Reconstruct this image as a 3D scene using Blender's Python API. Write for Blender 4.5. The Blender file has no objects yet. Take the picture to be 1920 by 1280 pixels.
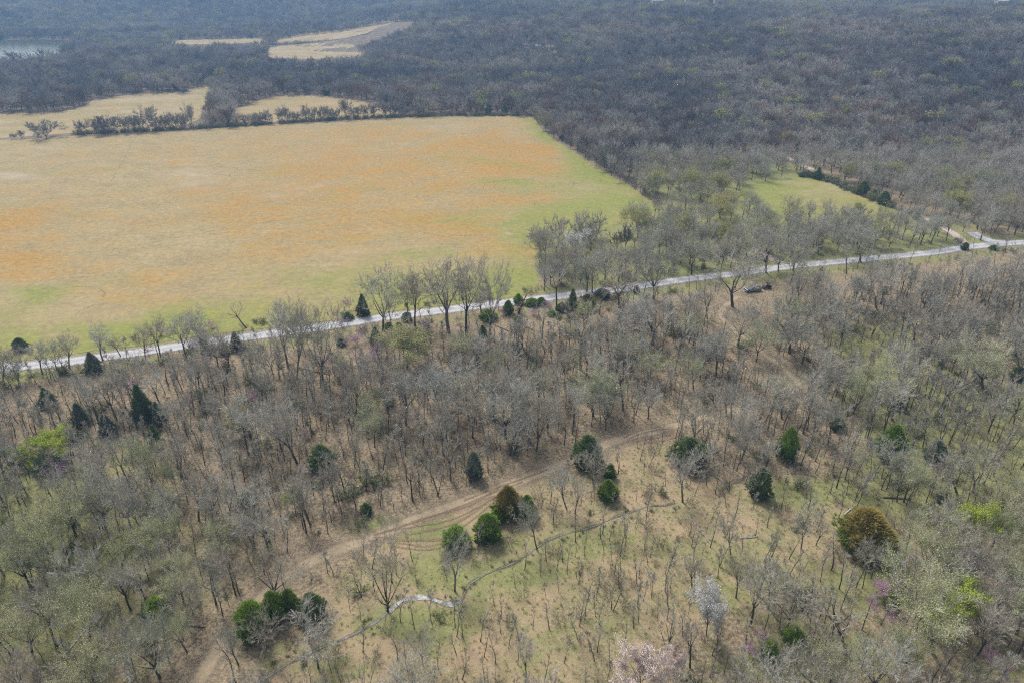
import bpy, bmesh, math, random
import numpy as np
from mathutils import Vector
from mathutils.geometry import delaunay_2d_cdt
S = bpy.context.scene
COL = S.collection
R = math.radians

# ---------------------------------------------------------------- camera, sky, sun, exposure
CAMZ, PITCH, F = 90.0, R(28.7), 1281.0          # F: focal length in pixels of the 1920 px wide photograph
cd = bpy.data.cameras.new('camera'); cam = bpy.data.objects.new('camera', cd); COL.objects.link(cam)
cd.sensor_width = 36; cd.lens = 36 * F / 1920; cd.clip_start = 1; cd.clip_end = 12000
cam.location = (0, 0, CAMZ); cam.rotation_euler = (math.pi / 2 - PITCH, 0, 0)
S.camera = cam
SUN_EL, SUN_AZ = R(52), R(-32)                    # azimuth clockwise from +Y
w = bpy.data.worlds.new("World"); S.world = w; w.use_nodes = True
nt = w.node_tree; bg = nt.nodes['Background']
sky = nt.nodes.new('ShaderNodeTexSky'); sky.sky_type = 'NISHITA'; sky.sun_disc = False
sky.sun_elevation = SUN_EL; sky.sun_rotation = SUN_AZ; sky.air_density = 1.0; sky.dust_density = 3.0
hs = nt.nodes.new('ShaderNodeHueSaturation'); hs.inputs['Saturation'].default_value = 0.5   # thin cloud: a whiter sky
nt.links.new(sky.outputs[0], hs.inputs['Color']); nt.links.new(hs.outputs[0], bg.inputs[0]); bg.inputs[1].default_value = 0.08
sl = bpy.data.lights.new('sun', 'SUN'); sl.energy = 1.5; sl.angle = R(14); sl.color = (1, 0.95, 0.88)
so = bpy.data.objects.new('sun', sl); COL.objects.link(so)
sd = Vector((math.sin(SUN_AZ) * math.cos(SUN_EL), math.cos(SUN_AZ) * math.cos(SUN_EL), math.sin(SUN_EL)))
so.rotation_euler = sd.to_track_quat('Z', 'Y').to_euler(); so.location = (0, 0, 300)
S.view_settings.view_transform = 'Standard'; S.view_settings.look = 'None'
S.view_settings.exposure = 1.10; S.view_settings.gamma = 1
S.cycles.use_denoising = False; S.cycles.use_adaptive_sampling = False; S.cycles.filter_width = 1.2
S.cycles.max_bounces = 4; S.cycles.diffuse_bounces = 2; S.cycles.glossy_bounces = 2
S.cycles.transparent_max_bounces = 8; S.cycles.volume_bounces = 0

# ---------------------------------------------------------------- where things stand
cp, sp = math.cos(PITCH), math.sin(PITCH)
def ray(px, py):
    u, v = (px - 960) / F, (640 - py) / F
    return Vector((u, cp + v * sp, -sp + v * cp))
def at(px, py, z=0.0):
    d = ray(px, py)
    t = (z - CAMZ) / min(d.z, -0.005)
    return Vector((d.x * t, d.y * t, z))
def proj(x, y, z=0.0):
    dz = z - CAMZ
    dep = y * cp - dz * sp
    dep = np.maximum(dep, 1.0)
    up = y * sp + dz * cp
    return 960 + F * x / dep, 640 - F * up / dep, dep
def sm(t):
    t = np.clip(t, 0, 1); return t * t * (3 - 2 * t)
def height(x, y):
    """terrain: a flat valley, a wooded hill to the right, a ridge across the far left"""
    x = np.asarray(x, float); y = np.asarray(y, float)
    # right hill rises from ~y 430 m, its foot running from (60,480) outwards to the far valley (-60,900)
    foot = 430 + np.clip((160 - x), -400, 900) * 1.0
    hr = 36 * sm((y - foot) / 560) * sm((x + 420) / 420)
    back = sm((y - 1150) / 500)
    hr = hr * (1 - 0.85 * back)
    yb = 1130 + np.clip((x + 880), -600, 2000) * 0.36
    hl = 46 * sm((y - yb) / 420) * (1 - sm((x - 60) / 300))
    hl += 30 * sm((y - 1500) / 700) * (1 - sm((x - 250) / 350))
    bumps = 4.5 * np.sin(x * 0.013 + 1.1) * np.sin(y * 0.017) * sm((y - 500) / 300) * sm((hr + hl) / 8)
    return hr + hl + bumps
def hz(x, y): return float(height(x, y))
def inpoly(px, py, poly):
    px = np.asarray(px, float); py = np.asarray(py, float)
    ins = np.zeros(px.shape, bool); n = len(poly)
    for i in range(n):
        x1, y1 = poly[i]; x2, y2 = poly[(i + 1) % n]
        c = ((y1 > py) != (y2 > py)) & (px < (x2 - x1) * (py - y1) / ((y2 - y1) or 1e-9) + x1)
        ins ^= c
    return ins
def dist_line(px, py, line):
    px = np.asarray(px, float); py = np.asarray(py, float); best = np.full(px.shape, 1e9)
    for (x1, y1), (x2, y2) in zip(line[:-1], line[1:]):
        dx, dy = x2 - x1, y2 - y1
        t = np.clip(((px - x1) * dx + (py - y1) * dy) / (dx * dx + dy * dy + 1e-9), 0, 1)
        best = np.minimum(best, np.hypot(px - x1 - t * dx, py - y1 - t * dy))
    return best
def W(line): return [tuple(at(*p)[:2]) for p in line]

ROAD = [(-160, 708), (-60, 697), (0, 690), (100, 681), (213, 667), (300, 655), (400, 640), (460, 632), (520, 625), (640, 608), (707, 597), (807, 585), (940, 569), (1057, 555), (1180, 540), (1280, 525), (1400, 511), (1480, 500), (1613, 487), (1747, 474), (1813, 464), (1913, 455), (2000, 450), (2150, 440)]
TRACK = [(330, 1330), (372, 1275), (400, 1230), (440, 1180), (475, 1140), (505, 1106), (540, 1078), (590, 1048), (640, 1028), (690, 1012), (740, 990), (800, 965), (860, 944), (920, 922), (985, 897), (1060, 868), (1130, 835), (1180, 818), (1250, 802), (1320, 782), (1390, 768)]
TRACK2 = [(1385, 556), (1362, 572), (1352, 590), (1372, 615), (1405, 642), (1440, 668), (1475, 695), (1500, 722)]
LANE = [(1813, 464), (1790, 440), (1740, 412), (1690, 392), (1640, 372), (1590, 352), (1540, 328), (1490, 303), (1440, 282), (1380, 258), (1310, 234), (1240, 212)]
DRIVE = [(1480, 500), (1462, 493), (1445, 484), (1425, 470)]
FORK = [(1913, 456), (1868, 454), (1836, 445), (1822, 436)]
FARLANE = [(835, 101), (850, 106), (900, 110), (960, 113), (1020, 118), (1060, 122)]
STREAM = [(440, 1310), (490, 1276), (540, 1245), (600, 1215), (660, 1190), (705, 1165), (728, 1146), (741, 1135), (754, 1126), (772, 1121), (795, 1119), (815, 1124), (830, 1130), (850, 1132), (865, 1126), (872, 1110), (880, 1096), (900, 1082), (925, 1070), (960, 1056), (985, 1042), (1006, 1026), (1030, 1011), (1060, 1000), (1090, 993), (1120, 984), (1140, 975), (1165, 964), (1190, 957), (1215, 949), (1245, 947), (1266, 942)]
POOL = [(1322, 882), (1340, 893), (1358, 903), (1376, 905), (1392, 897), (1402, 886)]
MEADOW = [(-160, 268), (0, 263), (70, 260), (150, 254), (280, 248), (400, 241), (470, 236), (520, 233), (620, 227), (720, 222), (800, 219), (900, 217), (990, 218), (1004, 226), (1012, 238), (1040, 262), (1075, 284), (1110, 308), (1160, 340), (1195, 360), (1218, 376), (1238, 398), (1222, 412), (1165, 420), (1100, 436), (1050, 452), (1012, 470), (1004, 500), (1008, 530), (985, 553), (900, 564), (760, 582), (640, 598), (520, 612), (400, 627), (300, 642), (200, 655), (100, 669), (0, 679), (-160, 697)]
F_LEFT = [(-160, 222), (0, 214), (60, 213), (100, 212), (140, 205), (165, 195), (180, 187), (220, 181), (260, 177), (330, 174), (345, 176), (358, 166), (400, 162), (394, 185), (380, 205), (372, 225), (330, 238), (250, 244), (150, 249), (60, 256), (0, 259), (-160, 265)]
F_MID = [(430, 232), (436, 216), (448, 203), (480, 191), (515, 181), (560, 179), (620, 182), (680, 190), (715, 200), (745, 208), (735, 216), (640, 221), (520, 229)]
F_FAR1 = [(500, 108), (503, 98), (508, 89), (560, 86), (640, 84), (668, 92), (692, 104), (640, 109), (560, 111)]
F_FAR2 = [(512, 84), (520, 76), (570, 67), (640, 61), (690, 50), (720, 44), (790, 41), (778, 48), (745, 58), (715, 68), (690, 80), (600, 82), (560, 83)]
F_FAR3 = [(290, 81), (330, 76), (420, 74), (506, 73), (502, 80), (420, 83), (330, 84)]
PADDOCK = [(1380, 392), (1386, 372), (1402, 350), (1430, 342), (1480, 337), (1500, 329), (1535, 334), (1590, 357), (1640, 378), (1690, 399), (1725, 415), (1690, 420), (1600, 408), (1540, 402), (1490, 400), (1440, 396)]
LAKE = [(-200, 118), (0, 117), (40, 117), (85, 113), (112, 107), (118, 100), (128, 90), (150, 80), (130, 76), (60, 75), (0, 76), (-200, 77)]
POND = [(352, 93), (372, 95), (400, 99), (384, 101), (360, 98)]
CLEAR = [(470, 1330), (560, 1215), (600, 1110), (660, 1045), (760, 1000), (850, 955), (960, 915), (1060, 880), (1150, 838), (1240, 812), (1290, 850), (1310, 905), (1420, 900), (1520, 880), (1580, 930), (1600, 1010), (1540, 1080), (1400, 1130), (1320, 1170), (1240, 1210), (1180, 1330)]
ROADW, TRACKW, LANEW = W(ROAD), W(TRACK), W(LANE)
TRACK2W, STREAMW, DRIVEW = W(TRACK2), W(STREAM), W(DRIVE)

# ---------------------------------------------------------------- helpers
def prop(o, label=None, cat=None, group=None, kind=None):
    if label: o['label'] = label
    if cat: o['category'] = cat
    if group: o['group'] = group
    if kind: o['kind'] = kind
    return o
def tri_mesh(name, V, T, mats, mi=None, smooth=False):
    me = bpy.data.meshes.new(name); V = np.asarray(V, np.float32); T = np.asarray(T, np.int32)
    me.vertices.add(len(V)); me.vertices.foreach_set('co', V.ravel())
    me.loops.add(T.size); me.loops.foreach_set('vertex_index', T.ravel())
    me.polygons.add(len(T)); me.polygons.foreach_set('loop_start', np.arange(0, T.size, 3, dtype=np.int32))
    if mi is not None: me.polygons.foreach_set('material_index', np.asarray(mi, np.int32))
    if smooth: me.polygons.foreach_set('use_smooth', np.ones(len(T), bool))
    for m in mats: me.materials.append(m)
    me.update(calc_edges=True); return me
def link(name, me, parent=None):
    o = bpy.data.objects.new(name, me); COL.objects.link(o)
    if parent: o.parent = parent
    return o
def empty(name, loc):
    o = bpy.data.objects.new(name, None); COL.objects.link(o); o.location = loc; o.empty_display_size = 0.5
    return o

# ---------------------------------------------------------------- materials
class NT:
    def __init__(s, m): s.t = m.node_tree; s.n = s.t.nodes; s.l = s.t.links
    def add(s, typ, **kw):
        nd = s.n.new(typ)
        for k, v in kw.items(): setattr(nd, k, v)
        return nd
    def noise(s, scale, detail=4, vec=None, rough=0.55):
        nd = s.add('ShaderNodeTexNoise'); nd.inputs['Scale'].default_value = scale
        nd.inputs['Detail'].default_value = detail; nd.inputs['Roughness'].default_value = rough
        if vec is not None: s.l.new(vec, nd.inputs['Vector'])
        return nd.outputs['Fac']
    def ramp(s, fac, stops):
        nd = s.add('ShaderNodeValToRGB'); s.l.new(fac, nd.inputs[0]); e = nd.color_ramp.elements
        while len(e) < len(stops): e.new(0.5)
        for i, (p, c) in enumerate(stops):
            e[i].position = p; e[i].color = (c, c, c, 1) if isinstance(c, (int, float)) else (*c, 1)
        return nd.outputs[0]
    def mix(s, fac, a, b, mode='MIX'):
        nd = s.add('ShaderNodeMix', data_type='RGBA', blend_type=mode)
        for v, k in ((fac, 0), (a, 6), (b, 7)):
            if isinstance(v, (int, float)): nd.inputs[k].default_value = v if k == 0 else (v, v, v, 1)
            elif isinstance(v, tuple): nd.inputs[k].default_value = (*v, 1)
            else: s.l.new(v, nd.inputs[k])
        return nd.outputs[2]
    def math(s, op, a, b=0.0, clamp=False):
        nd = s.add('ShaderNodeMath', operation=op, use_clamp=clamp)
        for i, v in enumerate((a, b)):
            if isinstance(v, (int, float)): nd.inputs[i].default_value = v
            else: s.l.new(v, nd.inputs[i])
        return nd.outputs[0]
    def pos(s): return s.add('ShaderNodeNewGeometry').outputs['Position']
    def mapv(s, vec, sc, rz=0):
        nd = s.add('ShaderNodeMapping'); nd.inputs['Scale'].default_value = sc; nd.inputs['Rotation'].default_value = (0, 0, rz)
        s.l.new(vec, nd.inputs['Vector']); return nd.outputs[0]
def mat(name, rough=0.9, spec=0.15):
    m = bpy.data.materials.new(name); m.use_nodes = True
    b = m.node_tree.nodes['Principled BSDF']; b.inputs['Roughness'].default_value = rough
    b.inputs['Specular IOR Level'].default_value = spec
    return m, NT(m), b
def plain(name, col, rough=0.8, metal=0, spec=0.3, var=0.0, scale=3.0):
    m, n, b = mat(name, rough, spec); b.inputs['Metallic'].default_value = metal
    if var:
        f = n.noise(scale, 4, n.add('ShaderNodeTexCoord').outputs['Object'])
        c = n.mix(f, tuple(x * (1 - var) for x in col), tuple(min(1, x * (1 + var)) for x in col)); n.l.new(c, b.inputs['Base Color'])
    else: b.inputs['Base Color'].default_value = (*col, 1)
    return m
def plantmat(name, cols, rough=0.9, nscale=0.6, spec=0.1, stand=False):
    """colour picked per plant (random) and varied through it by noise"""
    m, n, b = mat(name, rough, spec)
    rnd = n.add('ShaderNodeObjectInfo').outputs['Random']
    k = len(cols)
    c1 = n.ramp(rnd, [(i / max(1, k - 1), c) for i, c in enumerate(cols)])
    f = n.noise(nscale, 3, n.add('ShaderNodeTexCoord').outputs['Object'])
    v = n.ramp(f, [(0.3, 0.68), (0.7, 1.3)])
    c1 = n.mix(1.0, c1, v, 'MULTIPLY')
    if stand:     # stands of different species across the hills
        p = n.pos()
        c1 = n.mix(1.0, c1, n.ramp(n.noise(0.007, 4, p, 0.6), [(0.38, (0.66, 0.66, 0.70)), (0.62, (1.3, 1.25, 1.15))]), 'MULTIPLY')
        c1 = n.mix(1.0, c1, n.ramp(n.noise(0.045, 3, p, 0.6), [(0.36, 0.74), (0.64, 1.28)]), 'MULTIPLY')
    n.l.new(c1, b.inputs['Base Color'])
    return m
M = {}
M['bark'] = plantmat('bark', [(0.09, 0.08, 0.065), (0.14, 0.13, 0.11), (0.07, 0.063, 0.052), (0.17, 0.16, 0.135)], nscale=1.5)
M['palebark'] = plantmat('pale_bark', [(0.42, 0.41, 0.38), (0.50, 0.48, 0.44)], nscale=2)
M['twig'] = plantmat('twigs', [(0.43, 0.40, 0.32), (0.58, 0.56, 0.49), (0.40, 0.36, 0.29), (0.50, 0.50, 0.44), (0.46, 0.41, 0.33), (0.40, 0.41, 0.33)])
M['fartwig'] = plantmat('hill_twigs', [(0.33, 0.315, 0.30), (0.44, 0.42, 0.40), (0.27, 0.255, 0.24), (0.38, 0.36, 0.32)], stand=True)  # darker than the near twigs: cloud shade on the hills put into the colour
M['fartwig2'] = plantmat('pale_hill_twigs', [(0.42, 0.41, 0.38), (0.38, 0.38, 0.32), (0.44, 0.41, 0.37)], stand=True)
M['fartwig3'] = plantmat('brown_hill_twigs', [(0.30, 0.22, 0.18), (0.25, 0.19, 0.16), (0.33, 0.25, 0.19)], stand=True)
M['farbark'] = plantmat('hill_bark', [(0.07, 0.065, 0.06), (0.11, 0.1, 0.095)])
M['bud_olive'] = plantmat('olive_buds', [(0.42, 0.40, 0.13), (0.36, 0.37, 0.15), (0.46, 0.42, 0.16)])
M['bud_pale'] = plantmat('pale_green_buds', [(0.42, 0.44, 0.18), (0.35, 0.39, 0.17), (0.46, 0.46, 0.22)])
M['bud_lime'] = plantmat('lime_leaves', [(0.45, 0.52, 0.07), (0.38, 0.47, 0.07)])
M['fruitbud'] = plantmat('redbud_flowers', [(0.50, 0.26, 0.45), (0.44, 0.24, 0.40), (0.56, 0.34, 0.51)])
M['pinkbloom'] = plantmat('pink_blossom', [(0.86, 0.73, 0.66), (0.80, 0.67, 0.60)])
M['whitebloom'] = plantmat('white_blossom', [(0.78, 0.77, 0.72), (0.70, 0.70, 0.67)])
M['shrub'] = plantmat('shrub_twigs', [(0.28, 0.22, 0.17), (0.36, 0.31, 0.24), (0.30, 0.29, 0.20), (0.40, 0.36, 0.29)])
M['weed'] = plantmat('green_shrub', [(0.14, 0.20, 0.06), (0.20, 0.24, 0.08)])
M['redtwig'] = plantmat('rusty_twigs', [(0.26, 0.12, 0.08)])
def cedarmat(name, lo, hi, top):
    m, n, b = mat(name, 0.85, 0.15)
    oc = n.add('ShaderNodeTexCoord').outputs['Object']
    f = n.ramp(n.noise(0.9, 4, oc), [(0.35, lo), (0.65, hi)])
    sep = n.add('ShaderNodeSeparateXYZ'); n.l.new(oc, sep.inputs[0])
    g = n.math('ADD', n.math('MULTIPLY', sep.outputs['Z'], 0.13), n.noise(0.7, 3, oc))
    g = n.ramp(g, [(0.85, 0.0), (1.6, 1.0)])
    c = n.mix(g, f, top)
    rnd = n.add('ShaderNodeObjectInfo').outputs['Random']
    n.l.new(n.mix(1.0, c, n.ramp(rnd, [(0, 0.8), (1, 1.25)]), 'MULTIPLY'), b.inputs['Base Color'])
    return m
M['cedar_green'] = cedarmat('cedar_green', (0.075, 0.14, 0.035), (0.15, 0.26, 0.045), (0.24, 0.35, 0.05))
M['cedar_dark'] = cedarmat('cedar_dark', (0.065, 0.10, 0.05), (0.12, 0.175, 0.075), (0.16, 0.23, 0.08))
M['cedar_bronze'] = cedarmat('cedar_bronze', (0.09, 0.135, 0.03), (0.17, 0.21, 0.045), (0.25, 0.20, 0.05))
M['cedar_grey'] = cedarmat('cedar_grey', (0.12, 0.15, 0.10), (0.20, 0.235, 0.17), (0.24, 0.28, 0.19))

def floor_colour(n, pos):
    """leaf litter of the woodland floor"""
    a = n.mix(n.ramp(n.noise(0.35, 6, pos, 0.65), [(0.35, 0.0), (0.65, 1.0)]), (0.215, 0.17, 0.11), (0.33, 0.27, 0.175))
    g = n.noise(2.6, 5, pos, 0.8)
    a = n.mix(n.ramp(g, [(0.42, 0.0), (0.66, 1.0)]), a, (0.50, 0.40, 0.27))
    return n.mix(n.ramp(n.noise(1.7, 6, pos, 0.75), [(0.44, 0.0), (0.60, 0.9)]), a, (0.135, 0.10, 0.07))
def ground_mat():
    m, n, b = mat('woodland_floor', 0.95, 0.08)
    pos = n.pos(); at_ = n.add('ShaderNodeAttribute', attribute_name='cover')
    sp_ = n.add('ShaderNodeSeparateColor'); n.l.new(at_.outputs['Color'], sp_.inputs[0])
    c = floor_colour(n, pos)
    st = n.mix(n.ramp(n.noise(0.9, 6, pos, 0.7), [(0.35, 0.0), (0.65, 1.0)]), (0.30, 0.25, 0.135), (0.45, 0.385, 0.24))
    st = n.mix(n.ramp(n.noise(3.0, 5, pos, 0.8), [(0.43, 0.0), (0.58, 0.9)]), st, (0.19, 0.17, 0.085))
    st = n.mix(n.ramp(n.noise(0.10, 4, pos, 0.6), [(0.42, 0.0), (0.6, 0.8)]), st, (0.42, 0.31, 0.20))
    gr = n.mix(n.ramp(n.noise(0.8, 6, pos, 0.7), [(0.35, 0.0), (0.65, 1.0)]), (0.15, 0.19, 0.06), (0.28, 0.285, 0.115))
    gr = n.mix(n.ramp(n.noise(3.3, 4, pos, 0.8), [(0.45, 0.0), (0.65, 0.7)]), gr, (0.36, 0.32, 0.16))
    big = n.noise(0.12, 6, pos, 0.7); med = n.noise(0.5, 5, pos, 0.75)
    nz = n.math('MULTIPLY', n.math('ADD', n.math('SUBTRACT', big, 0.5), n.math('MULTIPLY', n.math('SUBTRACT', med, 0.5), 0.8)), 1.7)
    fs = n.ramp(n.math('ADD', sp_.outputs[1], nz), [(0.35, 0.0), (0.6, 1.0)])
    fg = n.ramp(n.math('ADD', sp_.outputs[0], nz), [(0.38, 0.0), (0.75, 0.9)])
    c = n.mix(fs, c, st); c = n.mix(fg, c, gr)
    fd = n.ramp(n.math('ADD', sp_.outputs[2], n.math('MULTIPLY', nz, 0.5)), [(0.4, 0.0), (0.7, 0.85)])
    c = n.mix(fd, c, (0.13, 0.105, 0.09))
    n.l.new(c, b.inputs['Base Color'])
    bu = n.add('ShaderNodeBump'); bu.inputs['Strength'].default_value = 0.6; bu.inputs['Distance'].default_value = 0.3
    n.l.new(n.noise(2.2, 6, pos, 0.75), bu.inputs['Height']); n.l.new(bu.outputs[0], b.inputs['Normal'])
    return m
def meadow_mat():
    m, n, b = mat('meadow_grass', 0.95, 0.06)
    pos = n.pos(); at_ = n.add('ShaderNodeAttribute', attribute_name='cover')
    s_ = n.add('ShaderNodeSeparateColor'); n.l.new(at_.outputs['Color'], s_.inputs[0])
    p2 = n.mapv(pos, (0.75, 1.1, 1.0), -0.3)
    a = n.noise(0.03, 9, p2, 0.78); c2 = n.noise(0.075, 6, p2, 0.72); fine = n.noise(0.55, 7, pos, 0.85)
    base = n.mix(n.ramp(c2, [(0.35, 0.0), (0.65, 1.0)]), (0.315, 0.248, 0.13), (0.39, 0.315, 0.17))
    t = n.math('SUBTRACT', n.math('ADD', a, n.math('MULTIPLY', c2, 0.7)), 0.85)
    t = n.math('ADD', t, n.math('MULTIPLY', n.math('SUBTRACT', fine, 0.5), 0.55))
    fo = n.ramp(n.math('ADD', n.math('ADD', s_.outputs[1], -0.05), n.math('MULTIPLY', t, 3.4)), [(0.1, 0.0), (1.0, 0.8)])
    base = n.mix(fo, base, (0.40, 0.23, 0.06))
    a2 = n.noise(0.035, 9, n.mapv(pos, (0.8, 1.2, 1), -0.4), 0.68)
    t2 = n.math('ADD', n.math('SUBTRACT', a2, 0.5), n.math('MULTIPLY', n.math('SUBTRACT', fine, 0.5), 0.8))
    fg = n.ramp(n.math('ADD', s_.outputs[0], n.math('MULTIPLY', t2, 2.9)), [(0.30, 0.0), (1.05, 0.9)])
    base = n.mix(fg, base, (0.24, 0.265, 0.07))
    fp = n.ramp(n.math('ADD', s_.outputs[2], n.math('MULTIPLY', t2, -2.2)), [(0.35, 0.0), (0.8, 0.8)])
    base = n.mix(fp, base, (0.45, 0.375, 0.275))
    base = n.mix(1.0, base, n.ramp(fine, [(0.32, 0.66), (0.68, 1.32)]), 'MULTIPLY')
    base = n.mix(1.0, base, n.ramp(n.noise(0.35, 5, p2, 0.75), [(0.35, 0.91), (0.65, 1.07)]), 'MULTIPLY')
    n.l.new(base, b.inputs['Base Color'])
    bu = n.add('ShaderNodeBump'); bu.inputs['Strength'].default_value = 0.35; bu.inputs['Distance'].default_value = 0.15
    n.l.new(fine, bu.inputs['Height']); n.l.new(bu.outputs[0], b.inputs['Normal'])
    return m
def strip_mat(name, cols, rut, edge=0.35, rutcol=None, solid=1.0):
    """a track: u across, soft ragged edges that let the ground show, darker wheel lines"""
    m, n, b = mat(name, 0.9, 0.15)
    uv = n.add('ShaderNodeUVMap').outputs[0]; s_ = n.add('ShaderNodeSeparateXYZ'); n.l.new(uv, s_.inputs[0]); u = s_.outputs[0]
    pos = n.pos(); nz = n.noise(0.6, 5, pos, 0.75); fine = n.noise(3.0, 5, pos, 0.8)
    c = n.mix(n.ramp(nz, [(0.35, 0.0), (0.65, 1.0)]), cols[0], cols[1])
    c = n.mix(n.ramp(fine, [(0.5, 0.0), (0.7, 0.6)]), c, cols[2])
    if rut:
        d = n.math('ABSOLUTE', n.math('SUBTRACT', n.math('ABSOLUTE', n.math('SUBTRACT', u, 0.5)), rut))
        d = n.math('ADD', d, n.math('MULTIPLY', n.math('SUBTRACT', nz, 0.5), 0.12))
        c = n.mix(n.ramp(d, [(0.02, 0.75), (0.11, 0.0)]), c, rutcol)
    n.l.new(c, b.inputs['Base Color'])
    e = n.math('SUBTRACT', 0.5, n.math('ABSOLUTE', n.math('SUBTRACT', u, 0.5)))
    e = n.math('ADD', n.math('MULTIPLY', e, 2.0), n.math('MULTIPLY', n.math('SUBTRACT', n.noise(0.9, 5, pos, 0.8), 0.5), edge * 2.4))
    a = n.ramp(e, [(edge * 0.35, 0.0), (edge * 1.15, solid)])
    n.l.new(a, b.inputs['Alpha'])
    return m
M['ground'] = ground_mat(); M['meadow'] = meadow_mat()
M['gravel'] = strip_mat('road_gravel', [(0.38, 0.38, 0.39), (0.49, 0.49, 0.49), (0.28, 0.27, 0.25)], 0.2, 0.45, (0.54, 0.54, 0.54))
M['track'] = strip_mat('track_dirt', [(0.39, 0.31, 0.20), (0.47, 0.38, 0.255), (0.32, 0.25, 0.16)], 0.24, 0.6, (0.30, 0.245, 0.18), 0.85)
M['lane'] = strip_mat('lane_dirt', [(0.46, 0.36, 0.30), (0.55, 0.46, 0.40), (0.36, 0.28, 0.22)], 0.22, 0.3, (0.5, 0.44, 0.4))
M['rut'] = strip_mat('rut_soil', [(0.33, 0.23, 0.145), (0.24, 0.17, 0.115), (0.44, 0.33, 0.22)], 0, 0.7, None, 0.65)
M['mark'] = strip_mat('pressed_grass', [(0.24, 0.21, 0.10), (0.20, 0.19, 0.09), (0.3, 0.26, 0.13)], 0, 0.7, None, 0.22)
M['bank'] = strip_mat('stream_bank', [(0.10, 0.08, 0.055), (0.17, 0.15, 0.09), (0.24, 0.2, 0.13)], 0, 0.8, None, 0.85)
def water_mat(name, col, rough, stones=False):
    m, n, b = mat(name, rough, 0.5); pos = n.pos()
    if stones:
        f = n.ramp(n.noise(0.7, 5, pos, 0.7), [(0.42, 0.0), (0.6, 1.0)])
        c = n.mix(f, (0.10, 0.10, 0.085), (0.50, 0.50, 0.49))
        c = n.mix(n.ramp(n.noise(2.5, 5, pos, 0.8), [(0.52, 0.0), (0.66, 0.8)]), c, (0.16, 0.15, 0.12))
        n.l.new(c, b.inputs['Base Color'])
    else: b.inputs['Base Color'].default_value = (*col, 1)
    bu = n.add('ShaderNodeBump'); bu.inputs['Strength'].default_value = 0.15; bu.inputs['Distance'].default_value = 0.05
    n.l.new(n.noise(3.0, 3, pos), bu.inputs['Height']); n.l.new(bu.outputs[0], b.inputs['Normal'])
    return m
M['stream'] = water_mat('stream_water', None, 0.12, True)
M['brook'] = strip_mat('brook_water', [(0.10, 0.10, 0.09), (0.32, 0.32, 0.31), (0.5, 0.5, 0.5)], 0, 0.75, None, 1.0)
M['lake'] = water_mat('lake_water', (0.10, 0.12, 0.06), 0.08)

# ---------------------------------------------------------------- ground sheet
def axis(lo, hi, step, far, g=1.13):
    a = list(np.arange(lo, hi + .01, step)); s = step; x = a[-1]
    while x < far: s = min(s * g, 60); x += s; a.append(x)
    return a
def blobs(px, py, L):
    o = np.zeros(np.shape(px))
    for (x, y, rx, ry, a) in L: o += a * np.exp(-(((px - x) / rx) ** 2 + ((py - y) / ry) ** 2))
    return o
GREEN = [(1520, 425, 220, 30, .9), (1420, 350, 50, 35, .9), (1730, 430, 80, 14, .6), (1640, 650, 110, 55, .75), (1700, 740, 130, 60, .6), (1840, 860, 130, 100, .8), (1700, 850, 90, 45, .6), (1905, 800, 60, 70, .6),
         (1490, 712, 25, 20, .3), (60, 930, 80, 70, .8), (15, 1020, 60, 70, .5), (90, 1150, 190, 130, .5), (230, 1000, 160, 90, .4),
         (250, 860, 120, 40, .3), (960, 1075, 120, 30, .75), (1120, 1020, 130, 28, .7), (780, 1165, 130, 35, .75), (810, 1060, 60, 50, .6),
         (620, 1250, 110, 40, .5), (1480, 930, 90, 35, .5), (1640, 930, 110, 50, .5), (1400, 1080, 130, 90, .35), (1650, 1090, 90, 60, .35),
         (1560, 1240, 150, 60, .35), (1870, 1250, 80, 60, .4), (1100, 470, 110, 60, 1.0), (1230, 460, 90, 50, .9), (1340, 470, 130, 50, .9),
         (1500, 460, 180, 40, .6), (1700, 450, 160, 30, .4), (1300, 350, 110, 45, .9), (1440, 325, 80, 16, 1.0), (1270, 335, 60, 20, .8), (250, 650, 300, 10, .3), (850, 1000, 200, 25, .35),
         (1040, 1200, 260, 90, .28), (1440, 1240, 60, 40, .3), (30, 700, 60, 16, .5), (770, 985, 90, 18, .5), (1260, 850, 50, 20, .3)]
DIRT = [(1050, 640, 60, 12, .3), (870, 890, 80, 14, .25), (1100, 1060, 20, 12, 0)]
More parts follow.
